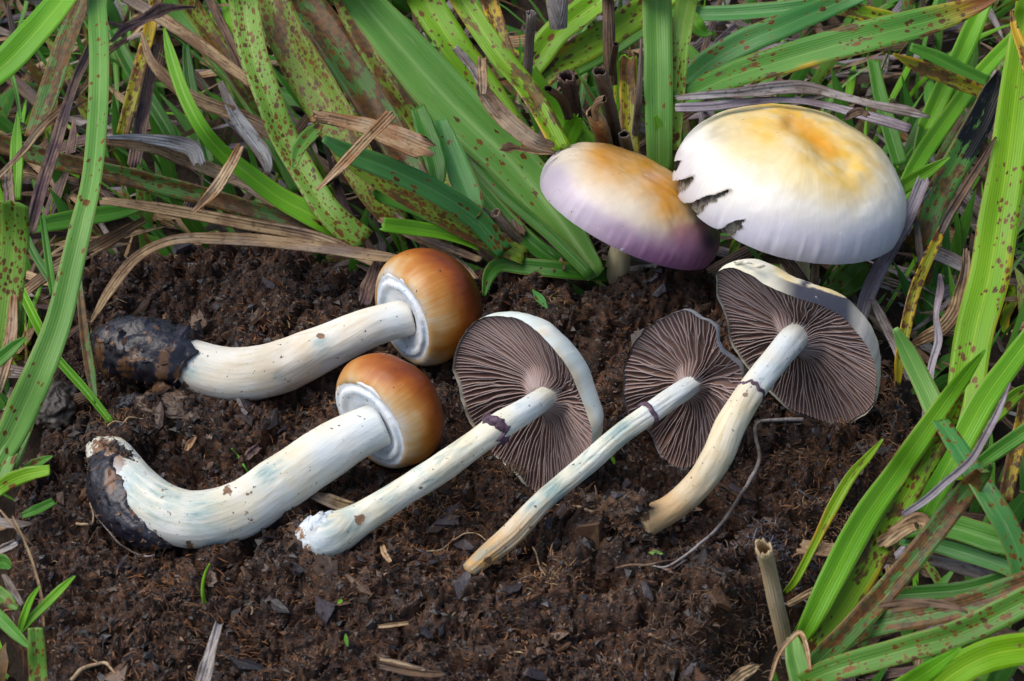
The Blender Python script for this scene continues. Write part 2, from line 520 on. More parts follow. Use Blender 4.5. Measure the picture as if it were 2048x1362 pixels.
def brown_cap_mat():
    s = Sh('cap_brown')
    t, az, r = s.xyz(s.attr('cap'))
    pos = s.attr('pos')
    fib = s.noise(s.vec(s.math('MULTIPLY', az, 26.0), s.math('MULTIPLY', t, 3.0), r), 1.0, 4.0, 0.6)
    bl = s.noise(pos, 0.9, 3.0)
    tt = s.math('ADD', t, s.math('ADD', s.math('MULTIPLY_ADD', fib, 0.16, -0.08), s.math('MULTIPLY_ADD', bl, 0.56, -0.28)))
    col = s.ramp(tt, [(0.0, (0.52, 0.48, 0.42)), (0.10, (0.52, 0.33, 0.14)), (0.20, (0.45, 0.185, 0.032)), (0.31, (0.34, 0.092, 0.007)),
                      (0.45, (0.19, 0.036, 0.003)), (0.62, (0.085, 0.015, 0.002)), (1.0, (0.10, 0.018, 0.002))])
    dots = s.noise(pos, 8.0, 2.0, 0.5)
    col = s.mix(s.math('MULTIPLY', s.step(dots, 0.74, 0.76), 0.8), col, (0.05, 0.03, 0.015))
    bn = s.bump(s.math('ADD', fib, s.math('MULTIPLY', s.noise(pos, 3.0, 4.0), 1.6)), 0.14, 0.03)
    return s.done(s.bsdf(col, s.ramp(bl, [(0.3, 0.46), (0.7, 0.34)]), 0.4, bn))


M['cap_brown'] = brown_cap_mat()


def tint_cap_mat(name, rough=0.42, wr=0.35, fibril=0.25):
    """Pigment and painted shade come as a colour on the vertices (col), worn and fibrillose in the shader."""
    s = Sh(name)
    c = s.attr('col', 'Color')
    t, az, r = s.xyz(s.attr('cap'))
    pos = s.attr('pos')
    fib = s.noise(s.vec(s.math('MULTIPLY', az, 24.0), s.math('MULTIPLY', t, 3.0), r), 1.0, 4.0, 0.6)
    bl = s.noise(pos, 1.6, 4.0, 0.6)
    col = s.mix(s.math('MULTIPLY', s.step(fib, 0.4, 0.7), fibril), c, s.mix(1.0, c, (0.80, 0.74, 0.62), 'MULTIPLY'))
    col = s.mix(s.math('MULTIPLY', s.step(bl, 0.5, 0.75), 0.22), col, s.mix(1.0, c, (0.72, 0.69, 0.62), 'MULTIPLY'))
    w = s.noise(pos, 3.2, 3.0, 0.6)
    col = s.mix(s.math('MULTIPLY', s.step(w, 0.70, 0.76), 0.5), col, (0.84, 0.84, 0.82))
    dots = s.noise(pos, 9.0, 2.0, 0.5)
    col = s.mix(s.math('MULTIPLY', s.step(dots, 0.755, 0.77), 0.8), col, (0.05, 0.035, 0.03))
    wrk = s.noise(s.vec(s.math('MULTIPLY', az, 5.0), s.math('MULTIPLY', t, 4.0), r), 1.0, 3.0)
    bn = s.bump(s.math('ADD', s.math('MULTIPLY', fib, 0.3), s.math('ADD', bl, s.math('MULTIPLY', wrk, 0.35))), wr, 0.05)
    return s.done(s.bsdf(col, rough, 0.4, bn, sss=0.08))


M['cap_tint'] = tint_cap_mat('cap_tinted', 0.45, 0.24)
M['cap_gloss'] = tint_cap_mat('cap_glossy', 0.33, 0.16, 0.18)


def gill_mat(name, dark, mid, pale):
    s = Sh(name)
    e = s.attr('edge', 'Fac')
    pos = s.attr('pos')
    n1 = s.noise(pos, 1.5, 4.0, 0.6)
    n2 = s.noise(pos, 9.0, 3.0)
    col = s.mix(s.step(n1, 0.35, 0.65), dark, mid)
    col = s.mix(s.math('MULTIPLY', s.step(n2, 0.55, 0.75), 0.4), col, tuple(c * 0.5 for c in dark))
    col = s.mix(s.math('MULTIPLY', s.step(e, 0.82, 1.0), s.math('MULTIPLY_ADD', n2, 0.5, 0.45)), col, pale)
    return s.done(s.bsdf(col, 0.6, 0.25, sss=0.0))


M['gill'] = gill_mat('gill_brown', (0.185, 0.110, 0.090), (0.255, 0.158, 0.122), (0.47, 0.385, 0.375))
M['gill_under'] = gill_mat('gill_floor', (0.165, 0.098, 0.080), (0.22, 0.135, 0.105), (0.3, 0.2, 0.2))


def simple_mat(name, c1, c2, scale=3.0, rough=0.5, spec=0.4, bstr=0.3, lo=0.35, hi=0.65, detail=5.0, c3=None, sss=0.0, lo2=0.55):
    s = Sh(name)
    pos = s.attr('pos')
    a = s.noise(pos, scale, detail, 0.6)
    col = s.mix(s.step(a, lo, hi), c1, c2)
    if c3:
        b = s.noise(pos, scale * 0.6, detail, 0.65, 0.5)
        col = s.mix(s.step(b, lo2, lo2 + 0.05), col, c3)
    bn = s.bump(s.noise(pos, scale * 3, 4.0), bstr, 0.05)
    return s.done(s.bsdf(col, rough, spec, bn, sss=sss))


M['palestraw'] = dry_mat('dry_pale_straw', (0.50, 0.38, 0.21), (0.60, 0.49, 0.31), (0.52, 0.37, 0.19), 0.2, 0.0)


def veil_mat():
    s = Sh('veil_membrane')
    t, az, r = s.xyz(s.attr('cap'))
    pos = s.attr('pos')
    rad = s.noise(s.vec(s.math('MULTIPLY', az, 9.0), s.math('MULTIPLY', t, 2.5), r), 1.0, 4.0, 0.65)
    bl = s.noise(pos, 1.8, 4.0, 0.6)
    col = s.mix(s.step(bl, 0.38, 0.66), (0.78, 0.80, 0.81), (0.60, 0.68, 0.76))
    col = s.mix(s.math('MULTIPLY', s.step(rad, 0.48, 0.7), 0.4), col, (0.58, 0.60, 0.60))
    edge = s.step(s.math('ADD', t, s.math('MULTIPLY_ADD', rad, 0.12, -0.06)), 0.90, 0.99)
    col = s.mix(s.math('MULTIPLY', edge, 0.3), col, (0.45, 0.40, 0.30))
    dots = s.noise(pos, 10.0, 2.0, 0.5)
    col = s.mix(s.math('MULTIPLY', s.step(dots, 0.70, 0.72), 0.8), col, (0.06, 0.05, 0.06))
    bn = s.bump(s.math('ADD', rad, s.math('MULTIPLY', s.noise(pos, 12.0, 3.0), 0.6)), 0.35, 0.04)
    return s.done(s.bsdf(col, 0.65, 0.2, bn, sss=0.1, sssr=(0.06, 0.06, 0.06)))


M['veil'] = veil_mat()
M['ring'] = simple_mat('ring_purple', (0.055, 0.028, 0.045), (0.13, 0.075, 0.11), 8.0, 0.5, 0.4, 0.6)
M['flesh'] = simple_mat('torn_flesh', (0.66, 0.58, 0.40), (0.75, 0.72, 0.60), 6.0, 0.6, 0.3, 0.5)
M['soil_black'] = simple_mat('soil_black', (0.007, 0.007, 0.012), (0.022, 0.020, 0.030), 2.6, 0.34, 0.5, 0.6, c3=(0.13, 0.062, 0.026), lo2=0.545)
M['soil_brown'] = simple_mat('soil_brown', (0.03, 0.016, 0.010), (0.10, 0.048, 0.022), 4.0, 0.6, 0.35, 0.9)
M['tear_dark'] = simple_mat('tear_flesh', (0.10, 0.085, 0.065), (0.32, 0.29, 0.23), 9.0, 0.6, 0.3, 0.5)
M['torn'] = simple_mat('torn_inside', (0.09, 0.075, 0.058), (0.36, 0.32, 0.25), 7.0, 0.6, 0.3, 0.6)
M['mycelium'] = simple_mat('mycelium', (0.55, 0.62, 0.66), (0.72, 0.76, 0.76), 5.0, 0.6, 0.3, 0.7, c3=(0.25, 0.13, 0.06))


def dung_mat():
    s = Sh('dung_surface')
    pos = s.n('TexCoord', None, None, 3)
    x, y, z = s.xyz(pos)
    a = s.noise(pos, 0.55, 4.0, 0.6)
    b = s.noise(pos, 4.5, 6.0, 0.68, 0.4)
    c = s.noise(s.vec(s.math('MULTIPLY', x, 5.0), s.math('MULTIPLY', y, 12.0), s.math('MULTIPLY', z, 8.0)), 1.0, 4.0, 0.65, 1.0)
    col = s.ramp(b, [(0.30, (0.006, 0.004, 0.003)), (0.46, (0.028, 0.012, 0.006)), (0.60, (0.085, 0.035, 0.014)), (0.76, (0.19, 0.085, 0.033))])
    col = s.mix(s.math('MULTIPLY', s.step(c, 0.55, 0.72), 0.35), col, (0.13, 0.062, 0.028))
    col = s.mix(s.math('MULTIPLY', s.step(a, 0.54, 0.7), 0.6), col, (0.012, 0.010, 0.011))
    rough = s.ramp(s.noise(pos, 1.3, 3.0), [(0.35, 0.66), (0.65, 0.30)])
    bn = s.bump(s.math('ADD', b, s.math('MULTIPLY', s.noise(pos, 16.0, 4.0, 0.7), 0.5)), 0.9, 0.09)
    return s.done(s.bsdf(col, rough, 0.4, bn))


M['dung'] = dung_mat()


def tone_mat(name, rough=0.6, spec=0.3, bscale=9.0):
    """Colour per piece from the vertex attribute 'col'."""
    s = Sh(name)
    c = s.attr('col', 'Color')
    pos = s.n('TexCoord', None, None, 3)
    a = s.noise(pos, bscale, 5.0, 0.65)
    col = s.mix(s.math('MULTIPLY', s.step(a, 0.35, 0.7), 0.65), c, s.mix(1.0, c, (0.38, 0.34, 0.32), 'MULTIPLY'))
    bn = s.bump(a, 0.6, 0.05)
    return s.done(s.bsdf(col, rough, spec, bn))


M['fibre'] = tone_mat('dung_fibre', 0.5, 0.35, 6.0)
M['flake'] = tone_mat('dung_flake', 0.42, 0.45, 7.0)


def ground_mat():
    s = Sh('dark_soil')
    pos = s.n('TexCoord', None, None, 3)
    b = s.noise(pos, 1.8, 6.0, 0.65)
    col = s.ramp(b, [(0.3, (0.010, 0.007, 0.005)), (0.55, (0.028, 0.018, 0.011)), (0.75, (0.06, 0.042, 0.024))])
    return s.done(s.bsdf(col, 0.8, 0.2, s.bump(b, 0.8, 0.3)))


M['ground'] = ground_mat()

# ------------------------------------------------------------------ survey of the mushrooms (photo points, heights in cm)
def stem_path(pts, ws, zs, n=110):
    raw = []
    t = np.linspace(0, 1, len(pts))
    w = np.asarray(ws, float) if len(ws) == len(pts) else lerp_list(ws, t)
    z = np.asarray(zs, float) if len(zs) == len(pts) else lerp_list(zs, t)
    for (x, y), wi, zi in zip(pts, w, z):
        p = P(x, y, zi)
        raw.append([*p, wi / 2 / pxcm(p)])
    return spline(raw, n)


STEM = {
    'A': stem_path([(822, 634), (770, 647), (720, 664), (640, 699), (560, 732), (490, 748), (430, 746), (370, 726), (335, 714)],
                   [74, 76, 82, 92, 106, 112, 108, 102, 100], [0.95, 0.9, 0.85, 0.65, 0.5, 0.5, 0.5, 0.5, 0.5]),
    'B': stem_path([(765, 848), (705, 876), (650, 907), (560, 966), (480, 1016), (400, 1040), (330, 1026), (265, 978), (226, 925), (205, 890)],
                   [90, 96, 104, 110, 114, 116, 114, 108, 94, 70], [1.15, 1.0, 0.9, 0.7, 0.6, 0.55, 0.55, 0.55, 0.55, 0.5]),
    'C': stem_path([(1096, 792), (1050, 822), (1000, 852), (950, 888), (880, 937), (800, 988), (720, 1038), (660, 1072), (622, 1090)],
                   [46, 50, 56, 52, 56, 58, 66, 84, 70], [1.6, 1.72, 1.7, 1.5, 1.15, 0.75, 0.5, 0.42, 0.36]),
    'D': stem_path([(1386, 768), (1345, 795), (1305, 822), (1240, 868), (1170, 930), (1085, 1002), (1020, 1070), (975, 1108), (938, 1140)],
                   [42, 44, 47, 46, 46, 46, 50, 44, 34], [1.36, 1.52, 1.6, 1.58, 1.3, 0.8, 0.42, 0.3, 0.22]),
    'E': stem_path([(1592, 672), (1545, 728), (1500, 785), (1462, 850), (1436, 910), (1400, 965), (1350, 1012), (1305, 1037), (1276, 1052)],
                   [60, 57, 57, 61, 64, 60, 58, 64, 68], [2.0, 2.1, 2.05, 1.8, 1.4, 0.9, 0.5, 0.36, 0.36]),
}
GILLCAP = {
    'C': dict(swirl=0.25, c=(1062, 812), cz=1.12, g=cdir(-.69, -.405, .60), H=1.05, attach=(1092, 794), rim=[
        (903, 741), (910, 700), (934, 659), (958, 640), (992, 631), (1033, 637), (1067, 654), (1105, 684), (1129, 718), (1147, 757), (1167, 808),
        (1184, 844), (1190, 872), (1182, 898), (1160, 920), (1138, 946), (1110, 972), (1084, 988), (1062, 978), (1045, 955), (1018, 930), (986, 910), (968, 893), (944, 850), (928, 805), (914, 772)]),
    'D': dict(frill=0.2, c=(1368, 775), cz=1.2, g=cdir(-.555, -.416, .72), H=0.55, attach=(1384, 770), rim=[
        (1247, 762), (1244, 735), (1262, 693), (1290, 660), (1328, 636), (1362, 625), (1395, 636), (1428, 660), (1452, 695), (1470, 728), (1482, 762),
        (1474, 800), (1450, 850), (1424, 895), (1400, 920), (1372, 930), (1335, 922), (1306, 900), (1296, 872), (1284, 850), (1262, 830), (1250, 795)]),
    'E': dict(c=(1600, 690), cz=1.85, g=cdir(-.455, -.572, .68), H=1.22, attach=(1588, 678), rim=[
        (1431, 570), (1434, 545), (1461, 531), (1500, 545), (1537, 568), (1585, 588), (1629, 604), (1672, 627), (1712, 655), (1736, 690), (1752, 732), (1754, 785),
        (1738, 822), (1702, 846), (1658, 851), (1621, 840), (1585, 825), (1556, 800), (1530, 770), (1498, 732), (1476, 703), (1458, 676), (1453, 645), (1437, 605)]),
}
BROWNCAP = {
    'A': dict(c=(808, 636), cz=0.98, a=cdir(.78, .36, -.50), R=117, H=1.40),
    'B': dict(c=(744, 848), cz=1.12, a=cdir(.676, .484, -.55), R=124, H=1.14),
}
TOPCAP = {
    'F': dict(c=(1258, 421), cz=1.65, a=cdir(.418, .825, .38), R=194, H=0.48),
    'G': dict(c=(1578, 381), cz=2.35, a=cdir(.19, .83, .52), R=238, H=0.56),
}
for d in GILLCAP.values():
    d['C'] = P(*d['c'], d['cz'])
    rp = np.array([Pplane(x, y, d['C'], d['g']) for x, y in d['rim']])
    rp = np.vstack([rp, rp[:1]])
    r3 = spline(rp, 241)[0][:-1]
    an_ = np.linspace(0, 2 * math.pi, 240, endpoint=False)
    fr = d.get('frill', 0.06)
    sd_ = d['cz'] * 10
    d['rim3'] = r3 + d['g'] * (fr * fbm(np.cos(an_) * 2.6 + sd_, np.sin(an_) * 2.6, 0, 3))[:, None] + (r3 - d['C']) * (0.014 * fbm(np.cos(an_) * 6 + sd_, np.sin(an_) * 6, 3.0, 3))[:, None]

# ------------------------------------------------------------------ ground
gm = 40
gx = np.linspace(-1, 1, gm)
gxx, gyy = np.meshgrid(np.sign(gx) * (np.abs(gx) ** 3) * 1500, np.sign(gx) * (np.abs(gx) ** 3) * 1500)
GZ = -1.6
gzz = GZ + 0.25 * vnoise(gxx * 0.3, gyy * 0.3)
ground = obj('ground', np.stack([gxx.ravel(), gyy.ravel(), gzz.ravel()], -1), grid_faces(gm, gm), M['ground'], origin=(0, 0, GZ))
tag(ground, kind='structure')

# ------------------------------------------------------------------ dung bed
DPOLY = np.array([P(x, y, 0)[:2] for x, y in [
    (120, 560), (180, 505), (330, 490), (480, 488), (560, 500), (760, 520), (990, 550), (1130, 565), (1200, 560), (1290, 530), (1400, 490), (1500, 505), (1620, 560), (1780, 690),
    (1838, 770), (1835, 850), (1800, 910), (1740, 960), (1690, 1030), (1640, 1085), (1560, 1110), (1530, 1150), (1500, 1180), (1480, 1260), (1465, 1330), (1455, 1420), (1440, 1600), (1300, 1760), (700, 1840), (100, 1800), (-40, 1600),
    (0, 1420), (60, 1300), (20, 1180), (10, 1060), (60, 960), (80, 880), (60, 780), (100, 680)]])


def poly_sd(x, y, poly):
    """signed distance to a polygon, positive inside"""
    x, y = np.asarray(x, float), np.asarray(y, float)
    d2 = np.full(x.shape, 1e9)
    ins = np.zeros(x.shape, bool)
    for (ax, ay), (bx, by) in zip(poly, np.roll(poly, -1, 0)):
        ex, ey = bx - ax, by - ay
        t = np.clip(((x - ax) * ex + (y - ay) * ey) / (ex * ex + ey * ey), 0, 1)
        d2 = np.minimum(d2, (x - ax - t * ex) ** 2 + (y - ay - t * ey) ** 2)
        cross = ((ay > y) != (by > y)) & (x < ex * (y - ay) / (ey if abs(ey) > 1e-9 else 1e-9) + ax)
        ins ^= cross
    return np.where(ins, 1, -1) * np.sqrt(d2)


PITS = [(1225, 1155, 0.55, 0.9), (1180, 1135, 0.35, 0.6), (880, 1075, 0.35, 0.45), (1195, 720, 0.35, 0.5), (1490, 1280, 0.3, 0.8), (400, 520, 0.5, 0.4), (700, 760, 0.5, 0.3), (280, 800, 0.5, 0.35), (1130, 690, 0.3, 0.2)]
MOUNDS = [(1745, 905, 0.35, 0.3), (440, 905, 0.45, 0.22), (1400, 590, 0.5, 0.35), (480, 600, 0.6, 0.2), (640, 1125, 0.5, 0.2), (1540, 1080, 0.55, 0.5), (1460, 1190, 0.7, 0.4), (1340, 592, 0.75, 0.95), (1190, 640, 0.6, 0.4), (1770, 740, 0.4, 0.55), (850, 1010, 0.5, 0.3), (950, 1180, 0.8, 0.3), (1660, 930, 1.1, 0.35), (1370, 1250, 1.1, 0.45), (720, 1240, 1.1, 0.3), (330, 1240, 0.9, 0.3), (180, 1010, 0.5, 0.3), (340, 815, 0.45, 0.35), (1230, 1020, 0.4, 0.25), (560, 560, 0.9, 0.3)]
PITS = [(P(x, y, 0), r, h) for x, y, r, h in PITS]
MOUNDS = [(P(x, y, 0), r, h) for x, y, r, h in MOUNDS]


def clods(x, y, f, seed):
    """rounded lumps on a jittered grid: height of the nearest lump, and the gap to the next"""
    X, Y = x * f, y * f
    xi, yi = np.floor(X).astype(np.int64), np.floor(Y).astype(np.int64)
    d1, d2, hh = np.full(X.shape, 9.0), np.full(X.shape, 9.0), np.zeros(X.shape)
    for a in (-1, 0, 1):
        for b in (-1, 0, 1):
            cx, cy = xi + a, yi + b
            px, py = cx + _hash(cx, cy, seed + cx * 0), cy + _hash(cx, cy, seed + 7 + cx * 0)
            d = np.hypot(X - px, Y - py)
            h = _hash(cx, cy, seed + 13 + cx * 0)
            near = d < d1
            d2 = np.where(near, d1, np.minimum(d2, d))
            hh = np.where(near, h, hh)
            d1 = np.where(near, d, d1)
    return hh, d2 - d1


def dung_h(x, y, fine=True):
    x, y = np.asarray(x, float), np.asarray(y, float)
    sd = poly_sd(x, y, DPOLY) + 0.45 * fbm(x * 0.9, y * 0.9, 4.0, 3) + 0.12 * vnoise(x * 5, y * 5, 2)
    edge = sstep(-0.7, 0.5, sd)
    h = -0.12 + 0.34 * fbm(x * 0.45, y * 0.45, 1.0, 2)
    wx, wy = x + 0.25 * vnoise(x * 1.7, y * 1.7, 9), y + 0.25 * vnoise(x * 1.7, y * 1.7, 19)
    ridg = 1 - np.abs(fbm(wx * 1.6, wy * 1.6, 3.0, 3))
    h = h + 0.22 * (ridg - 0.6)
    h1, g1 = clods(wx + 0.12 * vnoise(x * 4, y * 4, 3), wy + 0.12 * vnoise(x * 4, y * 4, 5), 0.95, 3)
    h0, g0 = clods(wx + 0.2 * vnoise(x * 2.5, y * 2.5, 63), wy + 0.2 * vnoise(x * 2.5, y * 2.5, 65), 0.48, 43)
    h = h + (0.55 * h0 - 0.25) * sstep(0.0, 0.2, g0) - 0.16 * sstep(0.07, 0.0, g0)
    h2, g2 = clods(wx + 0.07 * vnoise(x * 8, y * 8, 3), wy + 0.07 * vnoise(x * 8, y * 8, 5), 2.6, 23)
    patch = sstep(-0.35, 0.25, fbm(x * 0.35, y * 0.35, 77.0, 2))
    h = h + (0.46 * h1 - 0.16) * sstep(0.0, 0.28, g1) * (0.45 + 0.55 * patch) - 0.22 * sstep(0.13, 0.0, g1)
    h = h + (0.20 * h2 - 0.06) * sstep(0.0, 0.35, g2) - 0.06 * sstep(0.15, 0.0, g2)
    if fine:
        th = 1.6 * vnoise(x * 0.5, y * 0.5, 40)
        c, s_ = np.cos(th), np.sin(th)
        u, v = c * x + s_ * y, -s_ * x + c * y
        h = h + 0.085 * (1 - np.abs(fbm(u * 2.4, v * 8.0, 6.0, 2))) + 0.085 * fbm(wx * 6.0, wy * 6.0, 8.0, 3) + 0.03 * fbm(x * 19, y * 19, 5.0, 2)
    for p, r, d in PITS:
        h = h - d * np.exp(-((x - p[0]) ** 2 + (y - p[1]) ** 2) / (r * r))
    for p, r, d in MOUNDS:
        h = h + d * np.exp(-((x - p[0]) ** 2 + (y - p[1]) ** 2) / (r * r))
    # pressed down where the picked mushrooms lie
    for path, _ in STEM.values():
        for p in path[::4]:
            lim = p[2] - p[3] * 0.72
            dd = np.hypot(x - p[0], y - p[1])
            h = np.where(dd < p[3] * 2.0, np.minimum(h, lim + 0.9 * np.maximum(0, dd - p[3] * 0.55)), h)
    for d in GILLCAP.values():
        for p in d['rim3'][::6]:
            if p[2] < 1.0:
                for k in (0.0, 0.35, 0.7):
                    q = p * (1 - k) + d['C'] * k - d['g'] * 0.15
                    dd = np.hypot(x - q[0], y - q[1])
                    h = np.where(dd < 0.9, np.minimum(h, p[2] - 0.03 + 0.75 * np.maximum(0, dd - 0.12)), h)
    for d in BROWNCAP.values():
        c = P(*d['c'], d['cz']) + d['a'] * 0.5
        r = d['R'] / 93.0
        dd = np.hypot(x - c[0], y - c[1])
        h = np.where(dd < r * 1.15, np.minimum(h, c[2] - np.sqrt(np.maximum(0, r * r - dd * dd)) + 0.06), h)
    return GZ - 0.5 + (h - GZ + 0.5) * edge


nx, ny = 640, 560
x0, x1, y0, y1 = -13.2, 11.0, -12.9, 5.2
dx, dy = np.meshgrid(np.linspace(x0, x1, nx), np.linspace(y0, y1, ny))
DZ = dung_h(dx, dy)


def hz(x, y):
    """height of the built dung surface"""
    fx = np.clip((np.asarray(x, float) - x0) / (x1 - x0) * (nx - 1), 0, nx - 2)
    fy = np.clip((np.asarray(y, float) - y0) / (y1 - y0) * (ny - 1), 0, ny - 2)
    i, j = fx.astype(int), fy.astype(int)
    a, b = fx - i, fy - j
    return DZ[j, i] * (1 - a) * (1 - b) + DZ[j, i + 1] * a * (1 - b) + DZ[j + 1, i] * (1 - a) * b + DZ[j + 1, i + 1] * a * b


def Ph(px, py, up=0.0):
    """the dung surface point seen at a photo point"""
    z = 0.0
    for _ in range(6):
        p = P(px, py, z + up)
        z = 0.5 * z + 0.5 * float(hz(p[0], p[1]))
    return P(px, py, z + up)


dung = thing('dung_pat', (0, -2, 0), 'dark brown fibrous cow dung patch that the picked mushrooms lie on', 'dung')
keep = DZ > GZ - 0.45
fk = grid_faces(ny, nx)
fk = fk[keep.ravel()[fk].any(1)]
dv = np.stack([dx.ravel(), dy.ravel(), DZ.ravel()], -1)
used, inv = np.unique(fk.ravel(), return_inverse=True)
obj('dung_surface', dv[used], inv.reshape(-1, 4), M['dung'], parent=dung)


def dung_points(n, seed):
    r = np.random.default_rng(seed)
    out = []
    while len(out) < n:
        q = np.stack([r.uniform(x0 + .2, x1 - .2, n), r.uniform(y0 + .2, y1 - .2, n)], -1)
        z = hz(q[:, 0], q[:, 1])
        out.extend(np.column_stack([q, z])[z > -1.0].tolist())
    return np.array(out[:n])


def clear_of_stems(q, m=0.06):
    ok = np.ones(len(q), bool)
    for path, _ in STEM.values():
        for p in path[::2]:
            ok &= ~((np.hypot(q[:, 0] - p[0], q[:, 1] - p[1]) < p[3] * 0.8 + m) & (q[:, 2] > p[2] - p[3] * 1.6))
    return ok


# fibres: chewed grass in the dung, far past counting
def fibre_mesh(q, L, W, ang, lift, cols, seed=1, segs=3):
    r = np.random.default_rng(seed)
    n = len(q)
    dirx, diry = np.cos(ang), np.sin(ang)
    bend = r.normal(0, 0.35, n)
    V = np.zeros((n, segs + 1, 2, 3))
    pitch = lift
    cx, cy, cz = q[:, 0].copy(), q[:, 1].copy(), q[:, 2].copy()
    for k in range(segs + 1):
        t = k / segs
        a = ang + bend * (t - 0.5) * 2
        wx, wy = -np.sin(a), np.cos(a)
        tilt = r.uniform(-0.5, 0.5, n) * 0.4
        wdt = W * (0.6 + 0.8 * t * (1 - t) * 2) * 0.5
        V[:, k, 0] = np.stack([cx + wx * wdt, cy + wy * wdt, cz + wdt * tilt], -1)
        V[:, k, 1] = np.stack([cx - wx * wdt, cy - wy * wdt, cz - wdt * tilt + wdt * 0.5], -1)
        st = L / segs
        cx = cx + np.cos(a) * st * np.cos(pitch)
        cy = cy + np.sin(a) * st * np.cos(pitch)
        cz = cz + st * np.sin(pitch)
        pitch = pitch - r.uniform(0.0, 0.5, n)
    f = []
    base = np.arange(n)[:, None] * (segs + 1) * 2
    for k in range(segs):
        f.append(base + np.array([[2 * k, 2 * k + 1, 2 * k + 3, 2 * k + 2]]))
    F = np.concatenate(f, 0)
    return V.reshape(-1, 3), F, np.repeat(cols, (segs + 1) * 2, 0)


nf = 30000
q = dung_points(nf, 11)
q = q[clear_of_stems(q)]
nf = len(q)
orient = 2.4 * fbm(q[:, 0] * 0.55, q[:, 1] * 0.55, 2.0, 2) + rng.normal(0, 0.55, nf)
tone = np.clip(0.53 + 0.55 * fbm(q[:, 0] * 0.6, q[:, 1] * 0.6, 30.0, 2) + rng.normal(0, 0.25, nf), 0, 1)[:, None]
cA, cB, cC = np.array([0.008, 0.005, 0.004]), np.array([0.082, 0.033, 0.013]), np.array([0.30, 0.135, 0.046])
fc = np.where(tone < 0.65, cA + (cB - cA) * tone / 0.65, cB + (cC - cB) * (tone - 0.65) / 0.35 * rng.uniform(0.2, 1, (nf, 1)))
pale = rng.random(nf) < 0.02
fc[pale] = np.array([0.34, 0.24, 0.13]) * rng.uniform(0.6, 1.1, (pale.sum(), 1))
q[:, 2] += rng.uniform(-0.015, 0.03, nf)
fv, ff, fcol = fibre_mesh(q, rng.uniform(0.06, 0.30, nf) * rng.uniform(0.4, 1.2, nf), rng.uniform(0.010, 0.040, nf), orient, rng.uniform(-0.3, 0.25, nf), fc, 3)
fo = obj('fibre_litter', fv, ff, M['fibre'], {'col': fcol}, parent=dung, smooth=False)
tag(fo, kind='stuff')


def flake_mesh(r, L, W, T):
    """a torn flat scrap: an irregular polygon with thickness and a warped top"""
    k = int(r.integers(6, 10))
    an = np.sort(r.uniform(0, 2 * math.pi, k) * 0.35 + np.arange(k) / k * 2 * math.pi * 0.9)
    rad = r.uniform(0.65, 1.1, k)
    x, y = np.cos(an) * rad * L / 2, np.sin(an) * rad * W / 2
    warp = r.normal(0, 0.35) * (x / L) * (y / W) * W + r.normal(0, 0.5) * (y / W) ** 2 * W * 0.4 + r.normal(0, .06, k) * T
    top = np.stack([x * 0.92, y * 0.92, T / 2 + warp], -1)
    bot = np.stack([x, y, -T / 2 + warp], -1)
    c = np.array([[r.normal(0, .05) * L, r.normal(0, .05) * W, T * 0.7]])
    V = np.vstack([top, bot, c])
    i = np.arange(k)
    j = (i + 1) % k
    return V, [np.stack([i + k, j + k, j, i], -1), np.stack([i, j, np.full(k, 2 * k)], -1)]


FLAKE_TONES = [(0.045, 0.026, 0.018), (0.10, 0.055, 0.030), (0.07, 0.055, 0.06), (0.028, 0.022, 0.022), (0.17, 0.10, 0.055), (0.055, 0.045, 0.05), (0.13, 0.065, 0.03)]
rf = np.random.default_rng(21)
flake_src = []
for k in range(28):
    L = rf.uniform(0.28, 0.95)
    V, F = flake_mesh(rf, L, L * rf.uniform(0.3, 0.75), rf.uniform(0.03, 0.12))
    tone = np.array(FLAKE_TONES[k % len(FLAKE_TONES)]) * rf.uniform(0.5, 0.95)
    flake_src.append(new_mesh('flake', V, F, M['flake'], {'col': np.tile(tone, (len(V), 1))}, smooth=False))
q = dung_points(1500, 5)
q = q[clear_of_stems(q, 0.16)]
pp = proj(q)
q = q[(pp[:, 0] > -20) & (pp[:, 0] < 2060) & (pp[:, 1] < 1390)][:285]
for k, p in enumerate(q):
    o = link('dung_flake', flake_src[k % len(flake_src)], dung, p - ORIG['dung_pat'] + np.array([0, 0, 0.0]))
    e = 0.05
    gxs, gys = (hz(p[0] + .12, p[1]) - hz(p[0] - .12, p[1])) / .24, (hz(p[0], p[1] + .12) - hz(p[0], p[1] - .12)) / .24
    nrm = Vector((-float(gxs), -float(gys), 1.2)).normalized()
    qd = Vector((0, 0, 1)).rotation_difference(nrm)
    from mathutils import Quaternion
    o.rotation_mode = 'QUATERNION'
    o.rotation_quaternion = Quaternion((rf.normal(0, 1), rf.normal(0, 1), 0), 0) @ qd @ Quaternion((0, 0, 1), rf.uniform(0, 6.28)) @ Quaternion((1, 0, 0), rf.normal(0, 0.25))
    s_ = rf.uniform(0.5, 1.25)
    o.scale = (s_, s_, s_)


